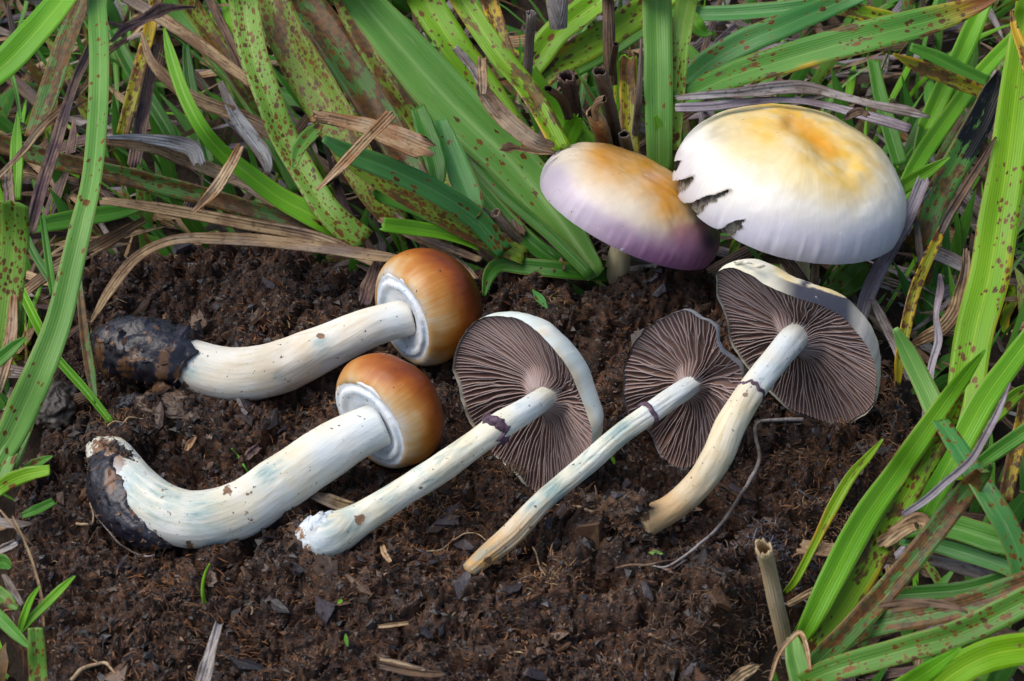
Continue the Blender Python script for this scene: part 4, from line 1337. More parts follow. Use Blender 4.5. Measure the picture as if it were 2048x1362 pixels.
def top_mushroom(key, label, colf, stem, stem_mat, seed, mat, tears=(), squash=None):
    notches = ()
    d = TOPCAP[key]
    C = P(*d['c'], d['cz'])
    R = d['R'] / pxcm(C)
    a = d['a']
    u, w = basis(a)
    n, rows = 440, 110
    root = thing('mushroom', np.array([*P(*stem[0][-1], -0.3)[:2], -0.3]), label, 'mushroom', 'pale capped mushrooms standing in the grass')
    th = np.linspace(0, 2 * math.pi, n, endpoint=False)
    base = 1 + 0.018 * fbm(np.cos(th) * 1.5 + seed, np.sin(th) * 1.5, 0, 3) + 0.0
    wob2 = 0.006 * vnoise(th * 22, seed)
    V, t_ = [], np.linspace(-0.12, 1.0, rows)
    pull = np.zeros(n)
    rag = vnoise(th * 40, seed + 2) * 0.5 + 0.5
    for px, py, wid, dep in notches:
        q = Pplane(px, py, C, a) - C
        a0 = math.atan2(np.dot(q, w), np.dot(q, u))
        da = np.abs((th - a0 + math.pi) % (2 * math.pi) - math.pi)
        pull = np.maximum(pull, dep * np.clip(1 - (da / wid) ** 1.5, 0, 1) * (0.75 + 0.5 * rag))
    for t in t_:
        e = t * math.pi / 2
        rho = np.maximum(0.0, math.cos(e)) ** 0.72 * (base + wob2 * max(0.0, 1 - abs(t) * 5))
        k = pull * sstep(0.20, -0.06, t)
        rho = rho * (1 - k)
        eta = d['H'] * math.sin(e) * R
        V.append(C + u * (np.cos(th) * rho * R)[:, None] + w * (np.sin(th) * rho * R)[:, None] + a * eta)
    V = np.array(V)
    tt = np.broadcast_to(t_[:, None], V.shape[:2])
    dimp = 0.055 * fbm(V[..., 0] * 0.8 + seed, V[..., 1] * 0.8, V[..., 2] * 0.8, 3) + 0.012 * fbm(V[..., 0] * 4 + seed, V[..., 1] * 4, V[..., 2] * 4, 2)
    V = V + a * (dimp * sstep(0.0, 0.2, tt))[..., None]
    if squash is not None:
        V = V + a * squash(proj(V.reshape(-1, 3)), V.reshape(-1, 3)).reshape(V.shape[:2])[..., None]
    Vd = V.reshape(-1, 3)
    cap = np.stack([tt, np.broadcast_to(np.abs(th - math.pi)[None] * R, tt.shape), np.full(tt.shape, seed)], -1).reshape(-1, 3)
    F = grid_faces(rows, n, True)
    near = np.dot(Vd - C, AB) > -0.15 * R
    if tears:
        qv = proj(Vd)
        qv = qv + 2.5 * np.stack([vnoise(Vd[:, 0] * 9, Vd[:, 1] * 9, Vd[:, 2] * 9), vnoise(Vd[:, 0] * 9, Vd[:, 1] * 9, Vd[:, 2] * 9 + 50)], -1)
        hole = np.zeros(len(Vd), bool)
        edge = np.full(len(Vd), -1e9)
        for poly in tears:
            sd_ = poly_sd(qv[:, 0], qv[:, 1], np.array(poly, float))
            hole |= (sd_ > 0) & near
            edge = np.maximum(edge, np.where(near, sd_, -1e9))
        F = F[~hole[F].any(1)]
        # the torn lips lift a little, and dark flesh lies a little way inside
        Vd = Vd + a * (0.05 * np.exp(-np.clip(-edge, 0, 1e3) / 6.0) * (edge < 0))[:, None]
        inner = C + (Vd - C) * 0.955 - a * 0.03
        obj('cap_flesh', inner, grid_faces(rows, n, True), M['torn'], {'pos': inner}, parent=root)
        pull_v = np.exp(-np.clip(-edge, 0, 1e3) / 5.0)
    else:
        pull_v = np.zeros(len(Vd))
    capo = obj('cap', Vd, F, mat, {'cap': cap, 'pos': Vd, 'col': colf(Vd, cap[:, 0], np.tile(th, rows), pull_v)}, parent=root)
    # underside: a shallow gilled hollow
    rr = np.linspace(0.985, 0.0, 20)
    Vr = C + u * (np.cos(th) * base * R * 0.985)[:, None] + w * (np.sin(th) * base * R * 0.985)[:, None]
    U = np.array([C + (Vr - C) * r_ * 0.97 + a * (0.22 * R * (1 - r_ ** 2) - 0.01) for r_ in rr]).reshape(-1, 3)
    obj('cap_underside', U, grid_faces(20, n, True)[:, ::-1], M['tear_dark'], {'pos': U}, parent=root)
    pts, ws, zs = stem
    p, s = stem_path(pts, ws, zs, 40)
    Vs, F, at = tube(p, s, 36, 1.0, 0.05, seed)
    obj('stem', Vs, F, M[stem_mat], at, parent=root)
    return root, C, R


def seg_dist(q, pts):
    d = np.full(len(q), 1e9)
    for (ax, ay), (bx, by) in zip(pts[:-1], pts[1:]):
        ex, ey = bx - ax, by - ay
        t = np.clip(((q[:, 0] - ax) * ex + (q[:, 1] - ay) * ey) / (ex * ex + ey * ey), 0, 1)
        d = np.minimum(d, np.hypot(q[:, 0] - ax - t * ex, q[:, 1] - ay - t * ey))
    return d


def mixc(col, k, c):
    k = np.clip(k, 0, 1)[:, None]
    return col * (1 - k) + np.array(c) * k


def colF(V, t, az, pull):
    q = proj(V)
    n = fbm(V[:, 0] * 1.1, V[:, 1] * 1.1, V[:, 2] * 1.1 + 5, 4)
    n2 = fbm(V[:, 0] * 3.1, V[:, 1] * 3.1, V[:, 2] * 3.1 + 9, 3)
    col = np.tile(np.array([0.72, 0.66, 0.54]), (len(V), 1))
    tn = t + 0.12 * n
    col = mixc(col, sstep(0.46, 0.12, tn), (0.60, 0.56, 0.62))
    # purple margin, strongest on the low side
    low = sstep(1120, 1400, q[:, 0] + 0.75 * (q[:, 1] - 420))
    col = mixc(col, sstep(0.58, 0.06, tn) * (0.22 + 0.78 * low) * 0.97, (0.31, 0.125, 0.255))
    drk = np.exp(-(((q[:, 0] - 1416) / 30) ** 2 + ((q[:, 1] - 462) / 44) ** 2) * 1.0) * sstep(0.62, 0.2, tn)
    ringp = np.exp(-(((q[:, 0] - 1408) / 62) ** 2 + ((q[:, 1] - 468) / 72) ** 2)) * sstep(0.72, 0.35, tn)
    drk = sstep(0.25, 0.8, drk + 0.1 * n2)
    col = mixc(col, sstep(0.12, 0.5, ringp) * 0.9, (0.36, 0.15, 0.29))
    col = mixc(col, drk * 0.95, (0.06, 0.035, 0.12))
    d = seg_dist(q, [(1215, 315), (1285, 335), (1335, 375), (1345, 400)])
    col = mixc(col, np.exp(-(d / 58) ** 2) * (0.95 + 0.2 * n2), (0.66, 0.35, 0.055))
    col = mixc(col, np.exp(-(d / 30) ** 2) * (0.55 + 0.25 * n2), (0.58, 0.23, 0.025))
    col = mixc(col, np.exp(-(((q[:, 0] - 1305) / 22) ** 2 + ((q[:, 1] - 352) / 12) ** 2)) * 0.45, (0.62, 0.36, 0.30))
    return np.clip(col, 0, 1)


def colG(V, t, az, pull):
    q = proj(V)
    n = fbm(V[:, 0] * 0.9, V[:, 1] * 0.9, V[:, 2] * 0.9 + 15, 4)
    n2 = fbm(V[:, 0] * 2.6, V[:, 1] * 2.6, V[:, 2] * 2.6 + 19, 3)
    col = np.tile(np.array([0.75, 0.72, 0.64]), (len(V), 1))
    tn = t + 0.10 * n
    col = mixc(col, sstep(0.36, 0.66, tn) * 0.9, (0.74, 0.62, 0.34))
    col = mixc(col, sstep(0.46, 0.08, tn) * sstep(360, 480, q[:, 1]), (0.60, 0.58, 0.67))  # bluish shade of the cap's lower side, painted into the colour
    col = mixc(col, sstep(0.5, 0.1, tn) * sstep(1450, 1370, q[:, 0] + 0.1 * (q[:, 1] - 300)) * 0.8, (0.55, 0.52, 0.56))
    gr = np.exp(-(((q[:, 0] - 1440) / 40) ** 2 + ((q[:, 1] - 262) / 26) ** 2))
    col = mixc(col, gr * (0.5 + 0.6 * n2), (0.42, 0.38, 0.27))
    col = mixc(col, np.exp(-(((q[:, 0] - 1770) / 30) ** 2 + ((q[:, 1] - 340) / 60) ** 2)) * (0.35 + 0.6 * n2), (0.50, 0.46, 0.32))
    d = seg_dist(q, [(1540, 238), (1590, 246), (1622, 268), (1650, 298), (1700, 325)])
    col = mixc(col, np.exp(-(d / 66) ** 2) * (0.85 + 0.55 * n2), (0.76, 0.48, 0.08))
    d = seg_dist(q, [(1575, 243), (1605, 254), (1632, 280), (1660, 302)])
    col = mixc(col, np.exp(-(d / 20) ** 2) * (0.85 + 0.25 * n2), (0.66, 0.29, 0.01))
    col = mixc(col, np.exp(-(((q[:, 0] - 1378) / 26) ** 2 + ((q[:, 1] - 290) / 12) ** 2)) * 0.8, (0.84, 0.84, 0.82))
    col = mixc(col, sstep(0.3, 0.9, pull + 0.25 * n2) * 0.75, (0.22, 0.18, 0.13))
    return np.clip(col, 0, 1)


def squashG(q, V):
    d = seg_dist(q, [(1590, 246), (1625, 270), (1655, 302), (1695, 325)])
    return -0.13 * np.exp(-(d / 22) ** 2) + 0.06 * np.exp(-(((q[:, 0] - 1590) / 50) ** 2 + ((q[:, 1] - 290) / 40) ** 2))


mF, CF, RF = top_mushroom('F', 'tilted pale mushroom with orange centre and purple rim, left of the big cap', colF,
                          ([(1290, 400), (1262, 455), (1243, 500), (1236, 535), (1238, 562)], [44, 44, 46, 48, 42], [1.75, 1.15, 0.6, 0.15, -0.2]), 'stem_standing', 3.0, M['cap_gloss'])
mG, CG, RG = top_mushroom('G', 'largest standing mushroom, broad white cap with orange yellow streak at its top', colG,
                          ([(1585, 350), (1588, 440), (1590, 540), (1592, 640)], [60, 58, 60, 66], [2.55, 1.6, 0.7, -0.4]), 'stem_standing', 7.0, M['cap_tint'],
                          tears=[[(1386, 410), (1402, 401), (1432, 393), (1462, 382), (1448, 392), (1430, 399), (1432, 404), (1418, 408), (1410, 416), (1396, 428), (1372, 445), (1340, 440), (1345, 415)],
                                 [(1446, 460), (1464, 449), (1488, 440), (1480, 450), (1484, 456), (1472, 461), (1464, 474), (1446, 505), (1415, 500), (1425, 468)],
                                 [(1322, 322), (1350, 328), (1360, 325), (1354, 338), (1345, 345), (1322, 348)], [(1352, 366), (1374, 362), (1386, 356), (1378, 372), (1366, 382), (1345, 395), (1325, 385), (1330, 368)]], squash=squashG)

# ------------------------------------------------------------------ grass blades, one object each
NB = [0]


def blade_geo(pts, w, z, fold=0.34, tilt=0.0, n=None, curl=0.0, wave=0.0, seed=0.0, thick=0.012, torn=0.0, m=7, twist=0.0):
    raw = []
    t = np.linspace(0, 1, len(pts))
    wl = np.asarray(w, float) if np.ndim(w) and len(w) == len(pts) else lerp_list(w, t)
    zl = np.asarray(z, float) if np.ndim(z) and len(z) == len(pts) else lerp_list(z, t)
    for (x, y), wi, zi in zip(pts, wl, zl):
        p = P(x, y, zi)
        raw.append([*p, wi / pxcm(p)])
    if n is None:
        n = int(np.clip(len(pts) * 7, 16, 44))
    sp, s = spline(raw, n)
    c, wid = sp[:, :3], np.maximum(sp[:, 3], 0.012)
    t = s / s[-1]
    tan = np.gradient(c, axis=0)
    tan /= np.linalg.norm(tan, axis=1)[:, None]
    n0 = unit(AB * 0.85 + np.array([0, 0, 0.35]))
    side = np.cross(tan, n0)
    side /= np.linalg.norm(side, axis=1)[:, None] + 1e-9
    nor = np.cross(side, tan)
    ti = lerp_list(tilt, t) + twist * (t - 0.5) + 0.26 * fbm(t * 2.0 + seed, seed, 0, 2)
    ca, sa = np.cos(ti)[:, None], np.sin(ti)[:, None]
    side, nor = side * ca + nor * sa, nor * ca - side * sa
    wid = wid / np.clip(np.cos(ti), 0.5, 1)
    u = np.linspace(-1, 1, m)
    hw = wid[:, None] * 0.5 * (1 + 0.035 * fbm(t[:, None] * 9 + seed, np.sign(u)[None] * 5 + seed, 0, 2))
    off = np.abs(u)[None] * fold * hw * 1.0 + (u[None] ** 2) * curl * hw
    off = off + 0.07 * hw * fbm(t[:, None] * 4 + seed, u[None] * 1.5 + 3, seed, 2)
    if wave:
        off = off + wave * hw * fbm(t[:, None] * 5 + seed, u[None] * 1.2, seed, 3)
    V = c[:, None] + side[:, None] * (u[None] * hw)[..., None] + nor[:, None] * off[..., None]
    if torn:
        for row, sg in ((0, -1), (-1, 1)):
            r = np.random.default_rng(int(abs(seed) * 1000) + row + 5)
            V[row] += tan[row] * (r.uniform(-1, 1, m) * torn * wid[row])[:, None]
    top = V.reshape(-1, 3)
    bot = (V - nor[:, None] * thick).reshape(-1, 3)
    bl = np.stack([np.broadcast_to((u[None] + 1) / 2, (n, m)), np.broadcast_to(s[:, None], (n, m)), np.broadcast_to(np.maximum(wid, 0.1)[:, None], (n, m))], -1).reshape(-1, 3)
    rnd = (seed * 0.6180339) % 1.0
    bt = np.stack([np.broadcast_to(t[:, None], (n, m)), np.full((n, m), rnd), np.zeros((n, m))], -1).reshape(-1, 3)
    F = grid_faces(n, m)
    N = n * m
    Fb = grid_faces(n, m, off=N)[:, ::-1]
    i = np.arange(n - 1)
    e1 = np.stack([i * m, (i + 1) * m, (i + 1) * m + N, i * m + N], -1)
    e2 = np.stack([i * m + m - 1, i * m + m - 1 + N, (i + 1) * m + m - 1 + N, (i + 1) * m + m - 1], -1)
    j = np.arange(m - 1)
    e3 = np.stack([j, j + N, j + 1 + N, j + 1], -1)
    k = (n - 1) * m
    e4 = np.stack([k + j, k + j + 1, k + j + 1 + N, k + j + N], -1)
    return np.vstack([top, bot]), [F, Fb, e1, e2, e3, e4], {'bl': np.vstack([bl, bl]), 'bt': np.vstack([bt, bt])}


def B(mat, label, pts, w, z, name='grass_blade', cat='grass blade', group='green grass blades round the dung', **k):
    NB[0] += 1
    V, F, at = blade_geo(pts, w, z, seed=NB[0] * 1.37, **k)
    o = obj(name, V, F, M[mat], at, origin=V[0])
    return tag(o, label, cat, group)


def D(mat, label, pts, w, z, **k):
    k.setdefault('wave', 0.5)
    k.setdefault('torn', 0.3)
    return B(mat, label, pts, w, z, name='dry_blade', cat='dry blade', group='dry grass blades and straws', **k)


# ---- upper left
B('lime', 'broad bright green blade slanting off the top left corner', [(-90, 205), (0, 137), (60, 78), (125, 2), (170, -70)], [50, 62, 64, 62, 58], [4.4, 5.6], fold=0.24)
B('pale', 'long near vertical pale green blade down the left edge with a few dark dots', [(-25, 940), (15, 885), (48, 816), (79, 748), (118, 645), (143, 543), (167, 440), (182, 376), (191, 308), (198, 205), (200, 103), (195, 0), (190, -60)],
  [50, 58, 66, 62, 56, 50, 45, 42, 42, 42, 42, 40, 40], [0.6, 4.2, 5.2], fold=0.28, tilt=[0.25, 0.0])
B('pale', 'pale green folded sheath behind the foot of the long left blade', [(-20, 990), (10, 950), (42, 875), (75, 790), (110, 690)], [40, 46, 38, 26, 6], [0.1, 1.8], fold=0.3)
D('purple', 'dark purple brown twisted dry blade running down behind the long left blade', [(190, 70), (178, 110), (150, 171), (113, 291), (85, 376), (62, 466)], [10, 20, 22, 26, 28, 24], [4.2, 3.2], fold=0.5, curl=0.3)
D('purple', 'curled purple dry leaf tip above the lime blade tip', [(222, 84), (253, 62), (308, 36), (345, 20), (392, 15)], [6, 20, 27, 18, 4], [4.4, 4.2], fold=0.7, curl=0.4)
D('tan', 'thin tan strand crossing down left from the purple curl', [(256, 77), (205, 113), (178, 164), (137, 205), (85, 253), (48, 301), (-10, 360)], [12, 15, 14, 15, 17, 14, 10], [4.1, 3.3], fold=0.4)
B('rusty', 'wide rust mottled blade left of the long pale blade', [(70, 275), (100, 190), (130, 100), (160, 20), (180, -40)], [40, 46, 46, 42, 38], [2.0, 3.6], tilt=0.35)
B('orange', 'narrow yellow blade with heavy rust behind the lime blade tip', [(245, 270), (268, 180), (295, 80), (312, 0), (320, -50)], [26, 27, 26, 26, 24], [1.8, 3.4])
D('purple', 'dull purplish flat dead blade beside the narrow rusty yellow one', [(268, 330), (282, 250), (297, 165), (310, 90)], [28, 27, 25, 18], [1.4, 2.4], wave=0.2)
B('lime', 'slim lime blade with pointed tip arching down right', [(700, 468), (633, 436), (561, 397), (506, 356), (445, 306), (404, 257), (369, 191), (345, 120), (328, 56)], [52, 50, 44, 38, 33, 30, 27, 24, 5], [0.6, 1.6, 3.2, 4.2], fold=0.3, tilt=[-0.3, 0.15])
B('palespot', 'pale green blade dotted with orange brown spots, rising left from the clump foot', [(728, 486), (660, 428), (605, 342), (566, 274), (540, 205), (505, 103), (490, 0), (485, -50)], [56, 54, 54, 54, 55, 60, 64, 66], [0.7, 2.2, 4.4], fold=0.28, tilt=0.1)
B('green', 'dark green plain broad blade left of the orange dotted blade', [(600, 380), (560, 290), (496, 178), (410, 79), (345, 0), (310, -50)], [34, 42, 48, 46, 44, 42], [0.6, 3.2], tilt=0.3)
B('heavy', 'rusty blade tucked behind the dark green plain one', [(560, 250), (500, 190), (440, 100), (385, 20), (350, -40)], [36, 40, 40, 40, 38], [1.2, 3.6], tilt=-0.2)
B('deep', 'dark plain green blade in shade behind the lime blade', [(352, 300), (338, 262), (300, 200), (250, 115), (225, 60)], [24, 27, 28, 28, 20], [0.5, 1.8])
B('deep', 'shaded narrow green blade beside the dark plain one', [(420, 330), (400, 250), (380, 160), (372, 90)], [22, 24, 24, 14], [0.4, 1.6])
B('heavy', 'thickly rust spotted blade right of the orange dotted blade', [(800, 455), (740, 370), (690, 270), (625, 165), (575, 75), (535, -20)], [50, 66, 78, 82, 76, 66], [0.5, 3.6], fold=0.28, tilt=0.15)
B('rusty', 'dark spotted broad blade under the crossed straws', [(870, 430), (800, 300), (735, 190), (670, 95), (605, 0), (575, -50)], [46, 66, 78, 78, 70, 66], [0.4, 3.4], tilt=-0.1)
B('heavy', 'yellowish blade crowded with rust beside the big plain blade', [(905, 400), (845, 262), (790, 175), (735, 80), (690, -10), (670, -50)], [34, 46, 52, 54, 52, 50], [0.6, 3.8], tilt=0.15)
B('spot', 'bright spotted blade at the top between two rusty ones', [(700, 260), (650, 150), (600, 50), (570, -40)], [30, 42, 46, 46], [1.0, 2.6])
B('pale', 'big plain green blade folded along its rib, slanting to the small cap', [(1196, 552), (1135, 462), (1068, 376), (1003, 303), (900, 203), (808, 103), (728, 10), (690, -40)], [40, 70, 88, 96, 100, 94, 72, 62], [0.4, 2.0, 4.6], fold=0.55, tilt=[0.3, 0.15])
B('deep', 'long thin dark green blade edge below the big plain blade', [(1182, 552), (1096, 466), (993, 376), (890, 260), (805, 160), (760, 100)], [22, 24, 25, 24, 20, 8], [0.5, 2.8], tilt=0.3)
B('deep', 'dark green blade between thin edge and the small cap stem', [(1160, 548), (1080, 500), (1000, 425), (930, 340), (880, 265)], [30, 34, 34, 28, 10], [0.3, 2.0])
B('teal', 'blue green leaf with dark blotches and a blunt tip under the thin straw', [(1010, 505), (955, 440), (880, 388), (788, 342), (703, 308), (646, 276)], [34, 44, 46, 44, 38, 14], [0.9, 2.6, 3.6], tilt=0.15)
B('heavy', 'rust patched yellow green blade below the blue green leaf', [(1050, 515), (942, 466), (840, 410), (760, 362), (690, 318)], [36, 42, 44, 40, 22], [0.7, 2.4])
B('green', 'short cut green blade under the rust patched blade', [(880, 440), (820, 412), (765, 392), (745, 382)], [30, 32, 32, 30], [0.8, 1.4], torn=0.3)
B('lime', 'short bright green blade with a square cut end above the back brown cap', [(960, 492), (900, 470), (830, 458), (764, 450)], [26, 30, 32, 30], [0.9, 1.5], torn=0.25)
B('deep', 'short plain green leaf pointing down between straws and big blade', [(836, 215), (852, 262), (866, 308), (876, 350), (878, 385)], [30, 42, 46, 36, 6], [3.0, 2.2])
B('teal', 'dull blue green leaf with dark spots beside the short plain leaf', [(880, 240), (898, 290), (925, 359), (945, 410), (948, 438)], [30, 44, 52, 46, 14], [2.6, 1.6])
B('deep', 'dark green blade lying low to the small mushroom foot, kinked at its end', [(1212, 550), (1129, 541), (1050, 534), (1000, 530), (978, 552), (968, 592)], [30, 34, 34, 30, 26, 8], [0.2, 0.5, 0.5, 0.5, 0.4, 0.2], tilt=0.2)
B('rusty', 'long rust mottled blade lying level across the left', [(640, 458), (513, 421), (376, 383), (239, 349), (103, 318), (0, 286), (-60, 268)], [28, 33, 34, 34, 34, 36, 36], [0.8, 2.2], tilt=0.25)
B('green', 'mid green blade stub behind the long left blade', [(300, 405), (240, 425), (160, 437), (60, 455)], [16, 34, 38, 30], [0.6, 0.9])
B('green', 'green stub with cut end beside the lime blade foot', [(720, 478), (640, 462), (575, 455), (510, 455)], [30, 30, 26, 20], [0.5, 0.8], torn=0.3)
B('spot', 'small curled rusty leaf on the orange dotted blade', [(588, 335), (600, 300), (625, 268), (642, 250)], [12, 30, 32, 12], [3.2, 3.2], fold=0.5)
D('tan', 'long tan dry blade slanting from the top into the orange dotted blade', [(505, 170), (411, 99), (328, 41), (253, -4), (220, -30)], [22, 26, 26, 24, 22], [2.6, 3.8], wave=0.2)
D('tan', 'brown tan dry blade passing behind the slim lime blade', [(560, 275), (479, 233), (376, 192), (308, 130), (282, 65)], [30, 30, 28, 20, 8], [1.6, 3.0], wave=0.2)
D('brown', 'narrow brown dry blade between the green blades near the top', [(496, 160), (462, 86), (420, 0), (405, -40)], [18, 18, 18, 16], [2.6, 3.6])
D('tan', 'arched tan dry blade in front of the blue grey dead leaf', [(560, 420), (500, 375), (428, 342), (359, 315), (308, 296), (212, 284)], [18, 24, 28, 27, 24, 16], [0.9, 2.4], wave=0.25)
D('bluegrey', 'blue grey dead leaf lying on the arched tan blade', [(400, 330), (385, 298), (340, 284), (280, 276), (215, 275)], [26, 34, 26, 16, 6], [1.9, 2.6], wave=0.3)
D('bluegrey', 'grey dead leaf hanging beside the slim lime blade', [(441, 165), (460, 210), (485, 252), (527, 308), (538, 345)], [12, 22, 30, 30, 14], [2.4, 1.4])
D('straw', 'small pale dry strip crossing the arched tan blade', [(481, 292), (462, 330), (430, 380), (385, 426)], [14, 22, 24, 8], [2.6, 2.2], wave=0.3)
D('tan', 'tan and grey dry blade along the bottom of the left grass', [(760, 530), (640, 478), (513, 452), (342, 421), (205, 402)], [20, 24, 26, 24, 18], [0.6, 1.2], wave=0.25)
D('tan', 'long arched dry blade lying across the dung behind the back mushroom', [(182, 645), (219, 584), (267, 522), (325, 488), (387, 478), (513, 484), (640, 498), (740, 512), (800, 520)], [6, 22, 24, 22, 24, 30, 30, 26, 18], [0.3, 0.8, 1.3, 1.3, 1.2, 1.1], wave=0.2, tilt=0.2)
D('straw', 'wide straw blade with torn left end lying over rusty blades', [(850, 300), (790, 276), (737, 257), (680, 243), (630, 232)], [50, 48, 38, 28, 26], [3.4, 3.9], wave=0.15, torn=0.5)
D('straw', 'pale dry strip with slanted tip crossing over the wide straw blade', [(782, 228), (755, 256), (728, 284), (690, 325), (634, 381)], [24, 23, 22, 22, 6], [4.3, 4.1, 3.4, 3.0], wave=0.15)
D('tan', 'dry brown blade low behind the back brown cap', [(950, 560), (880, 500), (820, 470), (760, 440)], [16, 20, 20, 12], [0.4, 0.8])
D('tan', 'thin pale straw curving under the cut green blade to the back cap', [(960, 520), (890, 492), (840, 470), (805, 440), (790, 425)], [14, 16, 14, 10, 5], [0.7, 1.1])
D('grey', 'thin grey blade near the leaf pile behind the back cap', [(955, 560), (930, 535), (905, 512), (895, 495)], [10, 14, 12, 8], [0.3, 0.6])
D('straw', 'spotted straw strip torn at its top on the big plain blade', [(1104, 296), (1070, 285), (1030, 255), (993, 219), (968, 186), (956, 168)], [26, 34, 36, 34, 30, 18], [3.6, 4.9], wave=0.25, torn=0.5)
D('tan', 'short upright straw bit above the torn spotted strip', [(966, 190), (966, 160), (963, 118)], [12, 19, 18], [5.0, 5.2], fold=0.7, torn=0.2)
D('grey', 'grey dead strip behind the short upright straw bit', [(975, 190), (950, 144), (930, 118), (908, 94)], [14, 18, 18, 14], [3.6, 4.2])
D('straw', 'thin pale stick with a knobbed end left of the small cap', [(1108, 306), (1080, 306), (1050, 301), (1028, 297), (1012, 300), (1000, 299)], [8, 10, 10, 12, 22, 14], [2.9, 3.2], fold=0.8, curl=0.4)
D('brown', 'dry brown blade under the big plain blade, lower part', [(1045, 470), (1010, 390), (985, 330), (975, 300)], [20, 24, 22, 14], [1.0, 1.6])
D('brown', 'dry brown blade beside the small mushroom stem', [(1120, 545), (1090, 460), (1065, 390), (1055, 350)], [26, 28, 24, 14], [0.5, 1.2])
# ---- top centre
B('limespot', 'yellow green spotted blade right of the big plain blade', [(1060, 330), (1010, 240), (955, 155), (902, 85), (850, 0), (830, -40)], [44, 58, 62, 64, 66, 66], [1.6, 4.2], fold=0.28)
B('yellow', 'green blade with rust dots running to the left side of the small cap', [(1122, 300), (1062, 190), (993, 103), (925, 0), (900, -40)], [40, 44, 44, 44, 42], [2.8, 5.0], fold=0.25)
B('orange', 'narrow yellow edged blade at the top near the grey straw', [(1040, 170), (1006, 90), (978, 0), (965, -40)], [26, 34, 36, 36], [2.4, 4.0])
B('limespot', 'broad lime spotted blade slanting right behind the straw stubs', [(1040, 170), (1075, 118), (1113, 68), (1200, 2), (1250, -36)], [46, 56, 58, 56, 52], [2.0, 3.8], tilt=0.2)
B('yellow', 'broad blade with yellow margin behind the straw stubs', [(1060, 200), (1085, 150), (1180, 92), (1290, 20), (1350, -20)], [48, 58, 60, 56, 52], [1.8, 3.2], tilt=-0.15)
B('green', 'dark green blade at the top behind the upright pale blades', [(1150, 140), (1220, 100), (1300, 50), (1400, -15)], [30, 36, 36, 32], [1.6, 2.6])
B('lime', 'upright lime blade low behind the straw stubs', [(1180, 300), (1120, 240), (1075, 190), (1050, 140)], [46, 58, 58, 44], [1.0, 2.6])
B('limespot', 'lime blade patch right of the broken hollow straw', [(1240, 320), (1248, 240), (1252, 170), (1250, 112)], [40, 46, 48, 46], [1.2, 2.8], torn=0.2)
B('orange', 'rusty orange cut blade standing behind the curled straw', [(1262, 330), (1258, 250), (1256, 180), (1256, 118)], [34, 36, 34, 30], [1.6, 3.0], torn=0.3)
B('pale', 'tall upright pale green blade with rib between the two standing caps', [(1318, 345), (1318, 250), (1316, 130), (1313, 0), (1312, -50)], [48, 54, 58, 60, 60], [1.8, 5.6], fold=0.2)
B('palespot', 'upright pale blade with brown streaks right beside the tall plain one', [(1342, 300), (1350, 200), (1360, 100), (1377, 0), (1385, -50)], [36, 40, 42, 42, 42], [2.2, 5.4], tilt=0.25, fold=0.3)
B('lime', 'small green blade tip in front of the tall upright blades', [(1338, 350), (1332, 310), (1322, 270), (1310, 230)], [24, 26, 22, 8], [1.6, 3.0])
B('lime', 'short cut bright blade standing left of the small cap top', [(1128, 300), (1138, 275), (1148, 252), (1155, 232)], [28, 40, 42, 22], [1.5, 2.4], fold=0.3, torn=0.3)
B('lime', 'leaf tip hanging beside the tall pale blades at the top', [(1375, 30), (1395, 55), (1410, 65), (1425, 66)], [30, 34, 22, 4], [4.0, 3.6])
B('teal', 'dark teal blade along the top edge right of the upright blades', [(1390, 30), (1500, 26), (1610, 14), (1720, -10)], [34, 36, 34, 30], [2.2, 3.0])
B('teal', 'wide ribbed green blade slanting up right above the big cap', [(1350, 190), (1400, 140), (1470, 96), (1555, 58), (1690, 0), (1760, -30)], [30, 52, 56, 54, 44, 40], [2.4, 4.2], fold=0.22)
B('tipped', 'widest ribbed blade above the big cap ending in a yellow and brown tip', [(1350, 206), (1450, 158), (1555, 124), (1650, 97), (1738, 73), (1866, 40), (1950, 12), (2000, -6)], [40, 56, 62, 66, 70, 56, 34, 6], [3.0, 5.0], fold=0.2)
B('yellow', 'green rusty blade at the top right behind the yellow tipped blade', [(1850, 70), (1790, 45), (1720, 28), (1660, 20)], [24, 34, 36, 20], [2.2, 2.8])
B('orange', 'short blade with orange rusty tip under the yellow tipped blade', [(1975, 190), (1930, 172), (1884, 153), (1830, 130), (1786, 108)], [30, 32, 32, 26, 5], [2.4, 3.4])
B('green', 'green blade above the orange tipped short blade', [(1975, 165), (1920, 140), (1870, 115), (1820, 95)], [26, 30, 30, 20], [2.2, 2.8])
B('lime', 'green blade crossing down left behind the orange tipped blade', [(1800, 400), (1838, 320), (1900, 230), (1960, 150), (2030, 75), (2070, 40)], [30, 36, 34, 32, 28, 24], [0.6, 2.6])
B('green', 'upright green blade right behind the big cap', [(1800, 330), (1780, 260), (1760, 190), (1745, 120)], [30, 32, 28, 24], [0.6, 1.8])
B('lime', 'bright green blade behind the yellow tipped blade at the right', [(1850, 260), (1890, 170), (1930, 90), (1965, 10), (1980, -30)], [38, 42, 40, 36, 34], [1.2, 3.2])
B('deep', 'dark green upright blade among the shaded right grass', [(1835, 330), (1850, 260), (1880, 190), (1905, 120)], [28, 32, 30, 24], [0.4, 1.6])
B('lime', 'small green blade tip poking out right of the big cap', [(1780, 395), (1820, 365), (1860, 340), (1900, 314)], [30, 30, 24, 4], [1.6, 2.6])
B('black', 'blackened blade with green blotches at the right', [(1820, 500), (1848, 466), (1870, 402), (1921, 310), (1962, 235), (1985, 180), (1998, 142)], [40, 50, 54, 56, 52, 40, 8], [0.8, 3.2])
